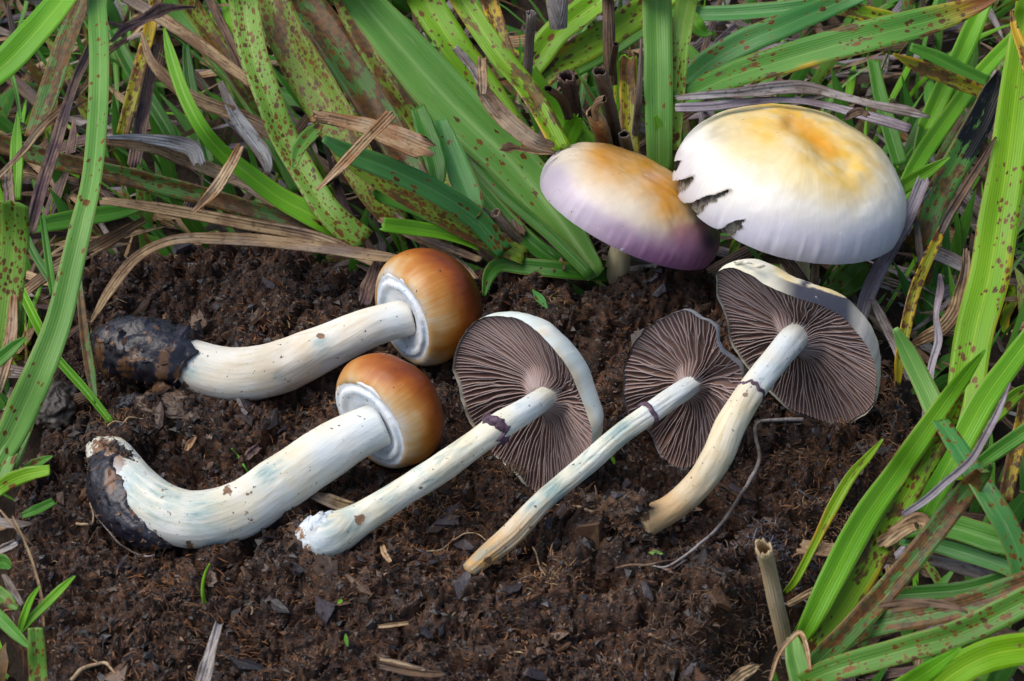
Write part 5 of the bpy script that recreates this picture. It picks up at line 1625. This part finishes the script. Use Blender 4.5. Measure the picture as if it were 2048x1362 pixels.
B('limespot', 'tall yellow green blade with red brown dots at the right edge', [(1915, 960), (1925, 850), (1936, 755), (1952, 659), (1979, 550), (1996, 440), (2014, 329), (2032, 183), (2046, 60), (2052, 0)], [66, 70, 72, 76, 80, 80, 76, 68, 50, 40], [0.3, 2.2, 5.2], fold=0.3, tilt=0.1)
B('orange', 'orange tip rising at the right edge above the tall dotted blade', [(2060, 150), (2045, 100), (2030, 60), (2022, 20)], [24, 24, 18, 4], [4.6, 5.2])
B('orange', 'narrow yellow and rust blade curving up right of the right gilled cap', [(1795, 770), (1800, 718), (1813, 645), (1830, 580), (1850, 531), (1872, 484), (1893, 440)], [12, 22, 24, 24, 22, 20, 14], [0.2, 2.8], fold=0.35)
D('brown', 'brown dry upper end of the narrow rusty blade', [(1880, 466), (1900, 425), (1938, 365), (1965, 322), (1992, 274)], [14, 20, 17, 14, 5], [2.7, 3.6], fold=0.5)
D('grey', 'wavy mauve grey dry blade lying over the top of the big cap', [(1352, 196), (1420, 190), (1483, 186), (1550, 178), (1610, 176), (1683, 193), (1757, 212), (1810, 222), (1860, 234)], [12, 20, 24, 30, 26, 17, 18, 22, 4], [4.0, 3.8], wave=0.5)
D('mauve', 'second grey dry blade with a square end below the wavy one', [(1352, 216), (1420, 214), (1483, 206), (1560, 200), (1629, 206), (1702, 224), (1765, 241), (1820, 258)], [18, 22, 18, 14, 14, 18, 22, 19], [3.9, 3.7, 3.6], wave=0.2, torn=0.15)
D('brown', 'small brown bit stuck on the grey dry blade', [(1690, 238), (1705, 228), (1722, 224), (1736, 232)], [10, 18, 18, 10], [4.2, 4.1], wave=0.5)
D('mauve', 'mauve dry stalk leaning past the right side of the big cap', [(1720, 640), (1735, 590), (1757, 542), (1790, 482), (1820, 425), (1848, 360)], [26, 32, 32, 30, 28, 26], [0.4, 2.4], fold=0.4, torn=0.3, wave=0.15)
D('grey', 'thin grey splinter beside the mauve stalk', [(1815, 470), (1830, 425), (1848, 395), (1864, 374)], [6, 9, 9, 3], [1.6, 2.2])
D('mauve', 'twisted thin mauve strand hanging before the tall dotted blade', [(1846, 960), (1850, 850), (1862, 740), (1878, 680), (1872, 630), (1882, 580), (1880, 548)], [18, 18, 14, 15, 12, 14, 4], [0.6, 2.6], twist=1.2)
D('tan', 'curved tan dry leaf behind the twisted mauve strand', [(1818, 692), (1850, 676), (1885, 655), (1910, 622), (1920, 585), (1930, 540), (1932, 500)], [6, 24, 30, 32, 28, 24, 14], [0.5, 2.2])
D('brown', 'dry brown stalk left of the narrow rusty blade', [(1845, 560), (1838, 500), (1832, 450), (1822, 420)], [10, 14, 12, 6], [1.0, 2.0])
D('grey', 'flat grey dead blade lying behind the narrow rusty blade', [(1800, 470), (1860, 500), (1920, 530), (1950, 560)], [22, 30, 30, 22], [0.2, 0.4])
D('grey', 'grey brown dry blade leaning under the right gilled cap edge', [(1820, 760), (1790, 690), (1765, 640), (1745, 600)], [16, 22, 20, 12], [0.2, 0.8])
B('spot', 'rust dotted rounded leaf below the big cap', [(1660, 590), (1690, 570), (1715, 545), (1728, 520)], [30, 52, 52, 26], [0.3, 0.9], wave=0.3)
D('brown', 'brown dry blade hanging down below the big cap', [(1560, 505), (1590, 545), (1610, 570), (1640, 600)], [24, 26, 24, 12], [1.6, 0.8])
D('tan', 'dry tan blade behind the torn gilled cap', [(1630, 520), (1628, 560), (1628, 600)], [16, 18, 14], [1.2, 0.6])
# ---- right and lower right
B('pale', 'blue green blade with a rounded tip leaning left, right of the dung', [(1985, 1010), (1950, 950), (1895, 870), (1848, 772), (1815, 705), (1790, 656)], [40, 44, 46, 44, 36, 12], [1.0, 3.0], fold=0.2)
B('teal', 'blue green dark dashed blade bending down at the right', [(1880, 840), (1920, 905), (1958, 965), (1997, 1025), (2032, 1095), (2047, 1160)], [34, 42, 46, 48, 46, 44], [3.4, 3.6, 2.4], fold=0.2)
B('lime', 'broad bright blade entering from the right edge', [(1845, 1030), (1880, 960), (1930, 870), (1975, 790), (2048, 690), (2090, 630)], [50, 56, 56, 50, 42, 36], [1.2, 3.4], fold=0.2)
B('lime', 'long bright green blade in front, rising from the lower right clump', [(1598, 1282), (1622, 1240), (1665, 1154), (1720, 1050), (1786, 953), (1830, 890), (1890, 805), (1930, 750), (1970, 700)], [26, 42, 54, 56, 50, 46, 38, 28, 5], [0.2, 2.2, 4.8], fold=0.25)
B('yellow', 'yellow green blade crowded with rust beside the long bright one', [(1630, 1290), (1687, 1209), (1738, 1128), (1786, 1037), (1830, 960), (1877, 887), (1905, 830), (1928, 782)], [30, 50, 52, 50, 44, 38, 26, 5], [0.2, 1.8, 4.2], tilt=-0.2)
B('rusty', 'dull green blade with large brown patches and rounded tip at lower right', [(1600, 1362), (1640, 1320), (1694, 1267), (1775, 1179), (1848, 1092), (1921, 997), (1962, 950), (1982, 928)], [40, 46, 48, 48, 46, 46, 36, 14], [0.4, 2.2, 4.6], fold=0.24)
B('rusty', 'level blade with dense rust streaks in the lower right corner', [(1660, 1300), (1720, 1264), (1775, 1245), (1921, 1216), (2048, 1172), (2110, 1150)], [34, 44, 48, 50, 52, 50], [0.6, 3.0])
B('spot', 'broad rust speckled blade under the level one', [(1600, 1372), (1665, 1342), (1811, 1300), (1921, 1267), (2048, 1205), (2120, 1170)], [40, 50, 54, 56, 58, 54], [0.6, 3.4])
B('limespot', 'broad green blade bending off the bottom right corner', [(1850, 1400), (1902, 1352), (1976, 1312), (2048, 1298), (2110, 1292)], [56, 64, 66, 64, 60], [1.6, 3.8])
B('lime', 'bright lime blade tip at the bottom right', [(1760, 1400), (1820, 1366), (1866, 1336), (1922, 1296)], [40, 42, 36, 6], [3.0, 4.6], fold=0.25)
B('yellow', 'thin yellow rusty blade at the right side of the dung', [(1570, 1185), (1592, 1158), (1632, 1081), (1665, 1015), (1702, 953), (1735, 915), (1766, 878)], [10, 16, 18, 24, 22, 17, 4], [0.2, 2.6])
B('green', 'green blade running to the right edge behind the front blades', [(1800, 1060), (1884, 1052), (1994, 1082), (2070, 1096)], [34, 50, 54, 50], [0.8, 1.6])
B('teal', 'dark dotted blue green blade under the mid right one', [(1800, 1080), (1873, 1090), (1994, 1128), (2060, 1160)], [24, 32, 34, 30], [0.6, 1.2])
B('deep', 'shaded green blade in the dark hollow at lower right', [(1700, 1200), (1804, 1190), (1921, 1180), (1994, 1161), (2060, 1135)], [24, 32, 32, 30, 26], [0.0, 1.0])
B('green', 'green blade from the right edge below the tall dotted blade', [(1950, 935), (1990, 905), (2048, 865), (2090, 840)], [22, 30, 32, 30], [1.6, 2.6])
B('orange', 'yellow rusty strip at the right edge behind the green one', [(2010, 1000), (2025, 930), (2040, 860), (2052, 790)], [28, 30, 30, 26], [0.6, 1.6])
B('limespot', 'lime leaf tip with rust at right under the bright broad blade', [(1960, 860), (2000, 820), (2030, 790), (2060, 772)], [20, 30, 26, 14], [1.4, 2.0])
D('mauve', 'thin mauve strand bowing across the bright broad blade', [(1805, 1030), (1850, 1000), (1884, 971), (1939, 924), (1968, 878), (1998, 820), (2020, 766)], [12, 15, 16, 15, 14, 12, 4], [3.2, 4.4], fold=0.5, wave=0.2)
D('tan', 'ribbed dry strip behind the long bright blade', [(1600, 1095), (1660, 1102), (1730, 1112), (1792, 1118)], [32, 34, 32, 26], [0.8, 1.0], torn=0.2)
D('tan', 'curled ribbed dry strip above the other at the right', [(1760, 1090), (1800, 1062), (1840, 1045), (1852, 1062)], [24, 34, 34, 16], [1.4, 1.8])
D('tan', 'tan strand low between the upright stub and long bright blade', [(1574, 1210), (1636, 1178), (1700, 1156), (1760, 1140)], [12, 16, 16, 10], [0.4, 0.8])
D('brown', 'arched thin brown blade over the rusty lower right blades', [(1757, 1213), (1800, 1206), (1848, 1205), (1900, 1212), (1935, 1225)], [9, 14, 16, 14, 4], [3.0, 3.2])
D('grey', 'grey dry ribbed blade in the lower right hollow', [(1860, 1120), (1920, 1135), (1980, 1155), (2040, 1190)], [20, 26, 26, 18], [0.2, 0.6])
B('pale', 'dull grey green folded sheath at the foot of the lower right clump', [(1610, 1400), (1600, 1350), (1590, 1310), (1585, 1275)], [48, 48, 42, 22], [0.6, 1.0], fold=0.5)
D('straw', 'pale thin dry loop over the lower right clump foot', [(1540, 1362), (1556, 1310), (1580, 1280), (1600, 1265), (1612, 1290), (1620, 1340)], [7, 9, 10, 10, 9, 6], [1.2, 1.6], torn=0)
D('tan', 'pale dry flake at the bottom edge left of the lower right clump', [(1455, 1375), (1480, 1352), (1500, 1340), (1518, 1330)], [26, 28, 22, 6], [0.2, 0.5])
# ---- left edge
B('lime', 'lime blade tip with rust line standing at the left edge', [(30, 400), (33, 350), (34, 290), (36, 222)], [26, 27, 25, 4], [2.6, 3.6], fold=0.3)
B('green', 'thin green strand rising over the lime tip at the left edge', [(42, 240), (34, 190), (24, 150), (15, 120)], [6, 8, 8, 3], [3.8, 4.2])
D('tan', 'short tan straw stub at the left edge', [(20, 410), (19, 378), (17, 342)], [22, 23, 22], [2.9, 3.2], fold=0.6)
B('palespot', 'wide pale blade with square cut top and rust streaks at the left edge', [(-10, 760), (5, 690), (20, 570), (30, 470), (30, 404)], [44, 54, 60, 64, 58], [1.0, 4.4], fold=0.12, torn=0.1)
D('straw', 'straw blade below the wide cut blade at the left edge', [(-6, 790), (12, 730), (24, 660), (28, 590)], [14, 22, 26, 12], [1.4, 2.6])
B('green', 'rounded green tip at the left edge over the straw blade', [(-30, 745), (0, 718), (28, 694), (50, 676)], [24, 28, 24, 8], [3.4, 3.8])
B('lime', 'thin green stem crossing right from behind the long left blade', [(222, 846), (171, 782), (113, 714), (82, 659), (41, 577)], [14, 17, 18, 20, 18], [0.35, 0.8, 1.6], fold=0.6, curl=0.3)
B('green', 'thin upright green stem left of the long left blade', [(108, 590), (100, 540), (92, 480), (85, 430)], [15, 16, 14, 12], [1.0, 2.0], fold=0.5)
B('deep', 'small green blade crossing behind the thin upright stem', [(130, 600), (95, 550), (65, 500), (55, 470)], [10, 16, 16, 8], [0.5, 1.0])
B('rusty', 'narrow brown and green strip standing before the back soil clod', [(192, 806), (182, 750), (171, 680), (163, 610), (158, 560)], [6, 20, 19, 16, 12], [0.5, 1.4], fold=0.3)
D('tan', 'wide tan dry blade lying low behind the long left blade', [(290, 440), (200, 490), (110, 540), (40, 590)], [14, 30, 30, 20], [0.2, 0.5])
D('brown', 'brown dry blade low behind the straw at left', [(180, 640), (110, 690), (50, 730)], [12, 18, 14], [0.1, 0.4])
# ---- lower left
B('limespot', 'short leaf with dotted face and blunt end at the lower left edge', [(-25, 1000), (10, 968), (50, 950), (100, 940)], [22, 30, 30, 22], [0.8, 1.4], fold=0.2)
B('green', 'dark dotted leaf behind the short blunt leaf at left', [(30, 960), (60, 935), (85, 922), (105, 912)], [12, 22, 18, 4], [0.6, 1.0])
B('pale', 'pale green cut sheath above the short blunt leaf at left', [(-30, 1010), (0, 950), (25, 900), (42, 872)], [40, 44, 36, 14], [0.6, 1.3], fold=0.4)
B('green', 'loose cut piece of green blade on the soil at left', [(45, 1032), (65, 1024), (86, 1014), (108, 1003)], [12, 20, 20, 16], [0.3, 0.4], name='leaf_scrap', cat='leaf scrap', torn=0.3)
B('lime', 'bright right leaf of the seedling in the lower left corner', [(36, 1268), (60, 1240), (95, 1205), (125, 1175), (150, 1152)], [10, 16, 20, 16, 4], [0.4, 1.2], fold=0.3)
B('lime', 'upright left leaf of the seedling in the lower left corner', [(38, 1268), (48, 1235), (62, 1200), (80, 1172)], [10, 15, 14, 4], [0.4, 1.2], fold=0.4)
B('green', 'green blade tip reaching in from the lower left edge', [(-20, 1215), (10, 1245), (40, 1276), (66, 1300)], [22, 26, 20, 4], [1.0, 0.8], fold=0.3)
B('spot', 'spotted upright blade at the bottom left corner', [(80, 1400), (78, 1340), (75, 1300), (72, 1255)], [36, 38, 36, 30], [0.4, 1.4])
B('deep', 'dark leaf at the left edge above the seedling', [(-15, 1130), (5, 1125), (22, 1135)], [30, 34, 12], [0.5, 0.7])
B('spot', 'yellowing blade at the left edge beside the seedling', [(-25, 1175), (0, 1190), (20, 1206), (36, 1218)], [26, 32, 26, 8], [0.6, 0.5])
D('tan', 'thin dry strand leaning over the lower left soil', [(0, 1020), (30, 1055), (55, 1080), (68, 1093)], [4, 5, 5, 3], [0.9, 0.5], wave=0)
D('tan', 'thin upright dry stem holding the seedling', [(87, 1255), (84, 1200), (70, 1140), (50, 1085), (25, 1032)], [7, 7, 6, 5, 3], [0.2, 1.0], wave=0)
D('grey', 'short grey straw at the left edge', [(-10, 1105), (10, 1096), (32, 1085)], [14, 18, 14], [0.5, 0.6])
D('grey', 'grey dry strip at the left edge below the dark leaf', [(45, 1210), (25, 1180), (8, 1150)], [8, 16, 10], [0.3, 0.5])
# ---- on the dung
D('grey', 'tapered grey brown straw standing at the bottom edge', [(395, 1400), (410, 1350), (424, 1300), (438, 1247)], [34, 29, 23, 15], [0.35, 0.9], fold=0.4, torn=0.15)
D('straw', 'small pale straw splinter on the bottom dung', [(757, 1254), (787, 1250), (818, 1246)], [7, 9, 7], [0.25, 0.3], fold=0.6)
D('tan', 'dry strip lying under the thick curved stem', [(700, 1015), (660, 1003), (625, 990), (600, 985)], [24, 28, 18, 8], [0.25, 0.4])
D('straw', 'little straw chip beside the curved thick stem', [(372, 902), (380, 888), (392, 874)], [8, 13, 5], [0.4, 0.5])
D('straw', 'little orange straw chip below the gilled mushroom stem', [(764, 1090), (770, 1108), (781, 1124)], [9, 13, 8], [0.3, 0.35])
D('purple', 'upright dark bark strip beside the back brown cap', [(730, 610), (738, 580), (748, 550), (756, 520)], [24, 34, 30, 14], [0.3, 0.9], wave=0.4)
D('purple', 'small reddish strip by the thick curved stem', [(492, 918), (504, 905), (518, 893)], [12, 18, 12], [0.35, 0.4])
D('brown', 'flat brown strip near the bottom centre of the dung', [(760, 1330), (830, 1345), (890, 1350)], [14, 18, 10], [0.3, 0.35])
D('tan', 'pair straw lying flat at the bottom edge left of centre', [(760, 1318), (800, 1326), (850, 1340)], [7, 9, 6], [0.35, 0.4], wave=0.2)


def wire(name, label, cat, pts, w, up, mat, group='roots and stems on the dung', z=None, wig=0.02):
    raw = []
    wl = lerp_list(w, np.linspace(0, 1, len(pts)))
    for i, ((x, y), wi) in enumerate(zip(pts, wl)):
        p = Ph(x, y, up if z is None else 0) if z is None else P(x, y, lerp_list(z, np.linspace(0, 1, len(pts)))[i])
        raw.append([*p, max(0.008, wi / 2 / pxcm(p))])
    n = 10 * len(pts)
    path, s = spline(raw, n)
    path[:, :3] += wig * np.stack([fbm(s * 3, i * 7.0 + pts[0][0], 0, 2) for i in range(3)], -1)
    V, F, at = tube(path, s, 8, 1.0, 0.2, pts[0][0] * 0.01)
    at['bl'] = np.stack([at['st'][:, 0] * 0 + 0.5, at['st'][:, 1], np.full(len(V), 0.1)], -1)
    at['bt'] = np.stack([at['st'][:, 2], np.full(len(V), 0.3), np.zeros(len(V))], -1)
    o = obj(name, V, F, M[mat], at, origin=V[0])
    return tag(o, label, cat, group)


wire('root', 'long thin grey root winding down right of the cream stem', 'root', [(1607, 838), (1560, 840), (1520, 843), (1509, 858), (1512, 880), (1519, 917), (1501, 960), (1475, 1000), (1439, 1052), (1391, 1095), (1337, 1132), (1300, 1130)], [8, 8, 7, 7, 8, 8, 8, 8, 7, 6, 5, 4], 0.22, 'grey', wig=0.01)
wire('root', 'pale root end between the two thin gilled stems', 'root', [(1110, 1010), (1150, 1012), (1180, 1020), (1210, 1030)], [5, 7, 7, 5], 0.06, 'straw')
wire('root', 'fine forked root left of the split tan stem end', 'root', [(815, 1108), (850, 1104), (882, 1102), (902, 1085), (908, 1072)], [3, 4, 4, 3, 3], 0.06, 'straw')
wire('root', 'hair thin root right of the forked one, reaching the tan stem', 'root', [(905, 1080), (930, 1068), (955, 1070), (972, 1082)], [3, 3, 3, 2], 0.08, 'straw')
wire('root', 'white hair root along the black soil under the curved stem', 'root', [(180, 1008), (192, 1030), (212, 1056), (235, 1082), (262, 1102), (290, 1113), (310, 1110)], [4, 4, 4, 4, 4, 4, 3], 0.14, 'grey')
wire('root', 'small forked pale root left of the curved stem', 'root', [(155, 1047), (168, 1050), (184, 1050), (187, 1030), (180, 1006)], [6, 5, 5, 4, 3], 0.1, 'straw')
wire('root', 'yellowish root thread above the curved stem base', 'root', [(215, 850), (228, 842), (245, 845), (258, 835), (290, 838)], [4, 4, 5, 4, 3], 0.3, 'straw')
wire('root', 'bent dry stem lying at the bottom left of the dung', 'root', [(140, 1360), (165, 1340), (195, 1328), (215, 1327), (232, 1345)], [8, 8, 7, 7, 4], 0.08, 'straw')
wire('root', 'pale root thread below the hollow at right of centre', 'root', [(1065, 1090), (1075, 1120), (1085, 1145), (1100, 1160)], [4, 4, 4, 3], 0.06, 'straw')
wire('root', 'tan stem lying right of the dark hollow', 'root', [(1230, 1135), (1270, 1130), (1310, 1128), (1360, 1118)], [4, 5, 5, 4], 0.08, 'brown')
wire('sprout', 'tiny green sprout standing on the lower left dung', 'sprout', [(410, 1206), (406, 1190), (406, 1168), (411, 1145), (419, 1128)], [7, 7, 6, 5, 3], 0.0, 'lime', 'tiny green sprouts on the dung', z=[0.25, 1.2], wig=0)
wire('sprout', 'tiny curved sprout between the two thick stems', 'sprout', [(495, 946), (487, 930), (478, 912), (465, 897)], [5, 5, 4, 3], 0.1, 'green', 'tiny green sprouts on the dung')
for (x, y, an, L_, mat_, lab) in [(1340, 1191, 0.6, 20, 'teal', 'tiny green leaf on the dung right of the dark hollow'), (693, 1280, 1.4, 26, 'green', 'tiny green leaf low on the dung left of centre'),
                                  (680, 1203, -0.5, 12, 'lime', 'smallest green speck of leaf on the dung left of centre'), (850, 986, 0.4, 20, 'lime', 'green leaf scrap under the gilled mushroom stem'),
                                  (1312, 1106, 0.1, 30, 'spot', 'olive leaf scrap beside the cream stem end'), (1226, 920, 1.2, 18, 'lime', 'green leaf bit beside the split thin stem'),
                                  (1080, 598, 0.9, 50, 'teal', 'faded blue green scrap on the soil behind the gilled caps'), (1575, 512, 0.6, 30, 'lime', 'green scrap glimpsed between the standing caps')]:
    p = Ph(x, y, 0.05)
    dx_, dy_ = math.cos(an) * L_ / 2, math.sin(an) * L_ / 2
    z_ = float(p[2])
    B(mat_, lab, [(x - dx_, y - dy_), (x, y), (x + dx_, y + dy_)], [2, max(8, L_ * 0.36), 2], [z_ + 0.04, z_ + 0.1], name='leaf_scrap', cat='leaf scrap', group='green leaf scraps on the dung', n=10)


def stub(mat, label, pts, w, z, ragged=0.5, bottom=True):
    """a broken hollow straw: tube with wall, bore and a torn mouth at its upper end"""
    NB[0] += 1
    raw = []
    t = np.linspace(0, 1, len(pts))
    wl, zl = lerp_list(w, t), lerp_list(z, t)
    for (x, y), wi, zi in zip(pts, wl, zl):
        p = P(x, y, zi)
        raw.append([*p, wi / 2 / pxcm(p)])
    path, s = spline(raw, 22)
    r = np.random.default_rng(NB[0])
    V, F, at = tube(path, s, 20, 0.75, 0.12, NB[0] * 1.0, False, False)
    inn = path.copy()
    inn[:, 3] *= 0.78
    V2, F2, at2 = tube(inn, s, 20, 0.75, 0.12, NB[0] * 1.0, False, False)
    n = len(path)
    tan = unit(path[-1, :3] - path[-3, :3])
    rag = r.uniform(-1, 1, 20) * ragged * path[-1, 3]
    V[-20:] += tan * rag[:, None]
    V2[-20:] += tan * rag[:, None]
    N = len(V)
    j = np.arange(20)
    rim = np.stack([N - 20 + j, N - 20 + (j + 1) % 20, 2 * N - 20 + (j + 1) % 20, 2 * N - 20 + j], -1)
    st = np.vstack([at['st'], at2['st']])
    circ = path[:, 3].mean() * 2 * math.pi
    bl = np.stack([np.clip(st[:, 0] / circ, 0, 1), st[:, 1], np.full(len(st), circ)], -1)
    bt = np.stack([st[:, 2], np.full(len(st), (NB[0] * .618) % 1), np.zeros(len(st))], -1)
    o = obj('straw_stub', np.vstack([V, V2]), [F[0], grid_faces(n, 20, True, N)[:, ::-1], rim], M[mat], {'bl': bl, 'bt': bt}, origin=path[0, :3])
    return tag(o, label, 'straw stub', 'broken straw stubs in the grass')


stub('grey', 'tall thin grey straw stub, leftmost of those behind the small cap', [(1050, 200), (1054, 165), (1058, 90), (1063, 26)], [18, 18, 20, 20], [1.8, 4.6])
stub('brown', 'brown straw stub cut by the top edge behind the small cap', [(1222, 170), (1219, 90), (1217, 0), (1216, -40)], [26, 26, 24, 24], [2.6, 5.0])
stub('brown', 'open hollow brown straw stub pointing up left', [(1235, 300), (1226, 250), (1214, 195), (1199, 142)], [30, 30, 29, 30], [1.2, 4.4], 0.3)
stub('brown', 'narrow straw stub rising behind the open hollow one', [(1222, 150), (1226, 120), (1232, 88)], [14, 15, 13], [2.8, 4.2])
stub('brown', 'curled brown straw with a white torn tip', [(1142, 268), (1138, 235), (1124, 200), (1096, 178)], [20, 20, 20, 18], [1.4, 4.0], 0.8)
stub('purple', 'dark brown straw stub behind the curled white tipped one', [(1150, 270), (1148, 225), (1142, 190), (1132, 152)], [32, 34, 34, 34], [1.2, 3.3])
stub('straw', 'frayed orange tan straw stub just above the small cap', [(1214, 300), (1206, 270), (1196, 245), (1186, 226)], [34, 36, 36, 30], [1.4, 3.6], 0.9)
stub('tan', 'curled tan scrap on top of the frayed orange stub', [(1192, 240), (1190, 222), (1196, 205), (1208, 198)], [16, 18, 20, 16], [3.6, 4.3], 0.8)
stub('grey', 'slim pointed grey straw between stubs and the upright blade', [(1268, 310), (1273, 250), (1278, 190), (1283, 78)], [18, 17, 13, 5], [1.2, 4.4])
stub('grey', 'short grey straw stub at the foot of the slim pointed one', [(1256, 310), (1252, 285), (1248, 268)], [24, 24, 22], [1.4, 2.8], 0.8)
stub('grey', 'pale fan shaped straw stub at the top edge', [(1118, 55), (1116, 20), (1112, -20)], [36, 44, 50], [3.4, 4.2], 0.4)
stub('tan', 'tan hollow straw stub low under the big plain blade', [(1040, 480), (1015, 455), (990, 425)], [26, 28, 28], [0.8, 1.6], 0.3)
stub('palestraw', 'upright broken tan straw stub with split top at the lower right', [(1572, 1300), (1562, 1250), (1550, 1200), (1537, 1140), (1526, 1094)], [40, 42, 42, 42, 44], [-0.6, 2.4], 0.5)
stub('straw', 'torn straw collar at the left end of the wide straw blade', [(655, 238), (640, 235), (628, 233)], [24, 26, 26], [4.0, 4.1], 0.3)

# ------------------------------------------------------------------ the mass of short blades and litter under the blades above
def mass(name, n, mats, weights, seed, hmin, hmax, wmin, wmax, Lmin, Lmax, zoff, region, lean, segs=7, flat=False):
    r = np.random.default_rng(seed)
    pts = []
    while len(pts) < n:
        q = np.stack([r.uniform(-26, 26, n * 2), r.uniform(-14, 34, n * 2)], -1)
        sd = poly_sd(q[:, 0], q[:, 1], DPOLY)
        pts.extend(q[(sd < region) & (r.random(n * 2) < np.where(np.abs(q[:, 0]) > 16, 0.4, 1.0))].tolist())
    pts = np.array(pts[:n])
    sd = poly_sd(pts[:, 0], pts[:, 1], DPOLY)
    m = 3
    V = np.zeros((n, segs + 1, m, 3))
    bl, bt = np.zeros_like(V), np.zeros_like(V)
    az = lean(pts, r)
    L = r.uniform(Lmin, Lmax, n)
    front = np.clip((-pts[:, 1] - 1.0) / 4.0, 0, 1)
    L = L * (1 - 0.55 * front) * np.clip(0.5 + 0.5 * np.abs(sd) / 1.5, 0.5, 1.0)
    wid = r.uniform(wmin, wmax, n)
    el = np.radians(r.uniform(hmin, hmax, n))
    drop = np.radians(r.uniform(0, 70, n)) if not flat else np.radians(r.uniform(-15, 25, n))
    roll = r.normal(0, 0.6, n)
    c = np.column_stack([pts, np.full(n, GZ) + r.uniform(zoff[0], zoff[1], n)])
    rnd = r.random(n)
    yaw = az.copy()
    s = 0
    for k in range(segs + 1):
        t = k / segs
        tan = np.stack([np.cos(el) * np.cos(yaw), np.cos(el) * np.sin(yaw), np.sin(el)], -1)
        side = np.stack([-np.sin(yaw), np.cos(yaw), np.zeros(n)], -1)
        nor = np.cross(tan, side)
        side = side * np.cos(roll)[:, None] + nor * np.sin(roll)[:, None]
        w = wid * (0.75 + 0.5 * t) * np.clip((1 - t) * 3.0, 0.04, 1) if not flat else wid * np.clip(np.minimum(t, 1 - t) * 5, 0.2, 1)
        for j, u in enumerate((-1, 0, 1)):
            V[:, k, j] = c + side * (u * w / 2)[:, None] - np.cross(tan, side) * (abs(u) * w * 0.14)[:, None]
            bl[:, k, j] = np.stack([np.full(n, (u + 1) / 2), np.full(n, 1.0) * L * t, wid], -1)
            bt[:, k, j] = np.stack([np.full(n, t), rnd, np.zeros(n)], -1)
        c = c + tan * (L / segs)[:, None]
        el = el - drop / segs
        yaw = yaw + r.normal(0, 0.10, n)
        if flat:
            roll = roll + r.normal(0, 0.25, n)
    base = np.arange(n)[:, None, None] * (segs + 1) * m
    F = (base + grid_faces(segs + 1, m)[None]).reshape(-1, 4)
    mi = np.repeat(r.choice(len(mats), n, p=np.array(weights) / np.sum(weights)), segs * (m - 1))
    o = obj(name, V.reshape(-1, 3), F, [M[k] for k in mats], {'bl': bl.reshape(-1, 3), 'bt': bt.reshape(-1, 3)}, origin=(0, 0, GZ), fmat=mi)
    return tag(o, kind='stuff')


def lean_grass(p, r):
    # left of the dung the blades lie over to the upper left, right of it to the upper right
    a = np.where(p[:, 0] < 3.0 + 0.2 * p[:, 1], math.radians(128), math.radians(62))
    return a + r.normal(0, 0.55, len(p))


def lean_any(p, r):
    return r.uniform(0, 6.28, len(p))


mass('grass', 1900, ['green', 'deep', 'lime', 'spot', 'rusty', 'pale', 'yellow', 'heavy'], [2.5, 6, 0.8, 1.5, 2, .4, .4, 1], 31, 15, 70, 0.16, 0.44, 1.6, 4.0, (-0.1, 0.2), -0.5, lean_grass)  # mostly deep green: shade in the gaps is put into the blade colours
mass('thin_grass', 1300, ['lime', 'green', 'pale', 'deep', 'yellow'], [2, 3, 1, 3, 1], 35, 20, 75, 0.07, 0.17, 1.5, 4.2, (-0.1, 0.2), -0.3, lean_grass)
mass('dry_grass', 3000, ['tan', 'grey', 'brown', 'mauve', 'straw', 'purple'], [3.2, 2.5, 3.5, 1.5, .8, 1.5], 32, -5, 35, 0.10, 0.34, 1.2, 4.0, (0.0, 0.8), -0.15, lean_any, 7, True)
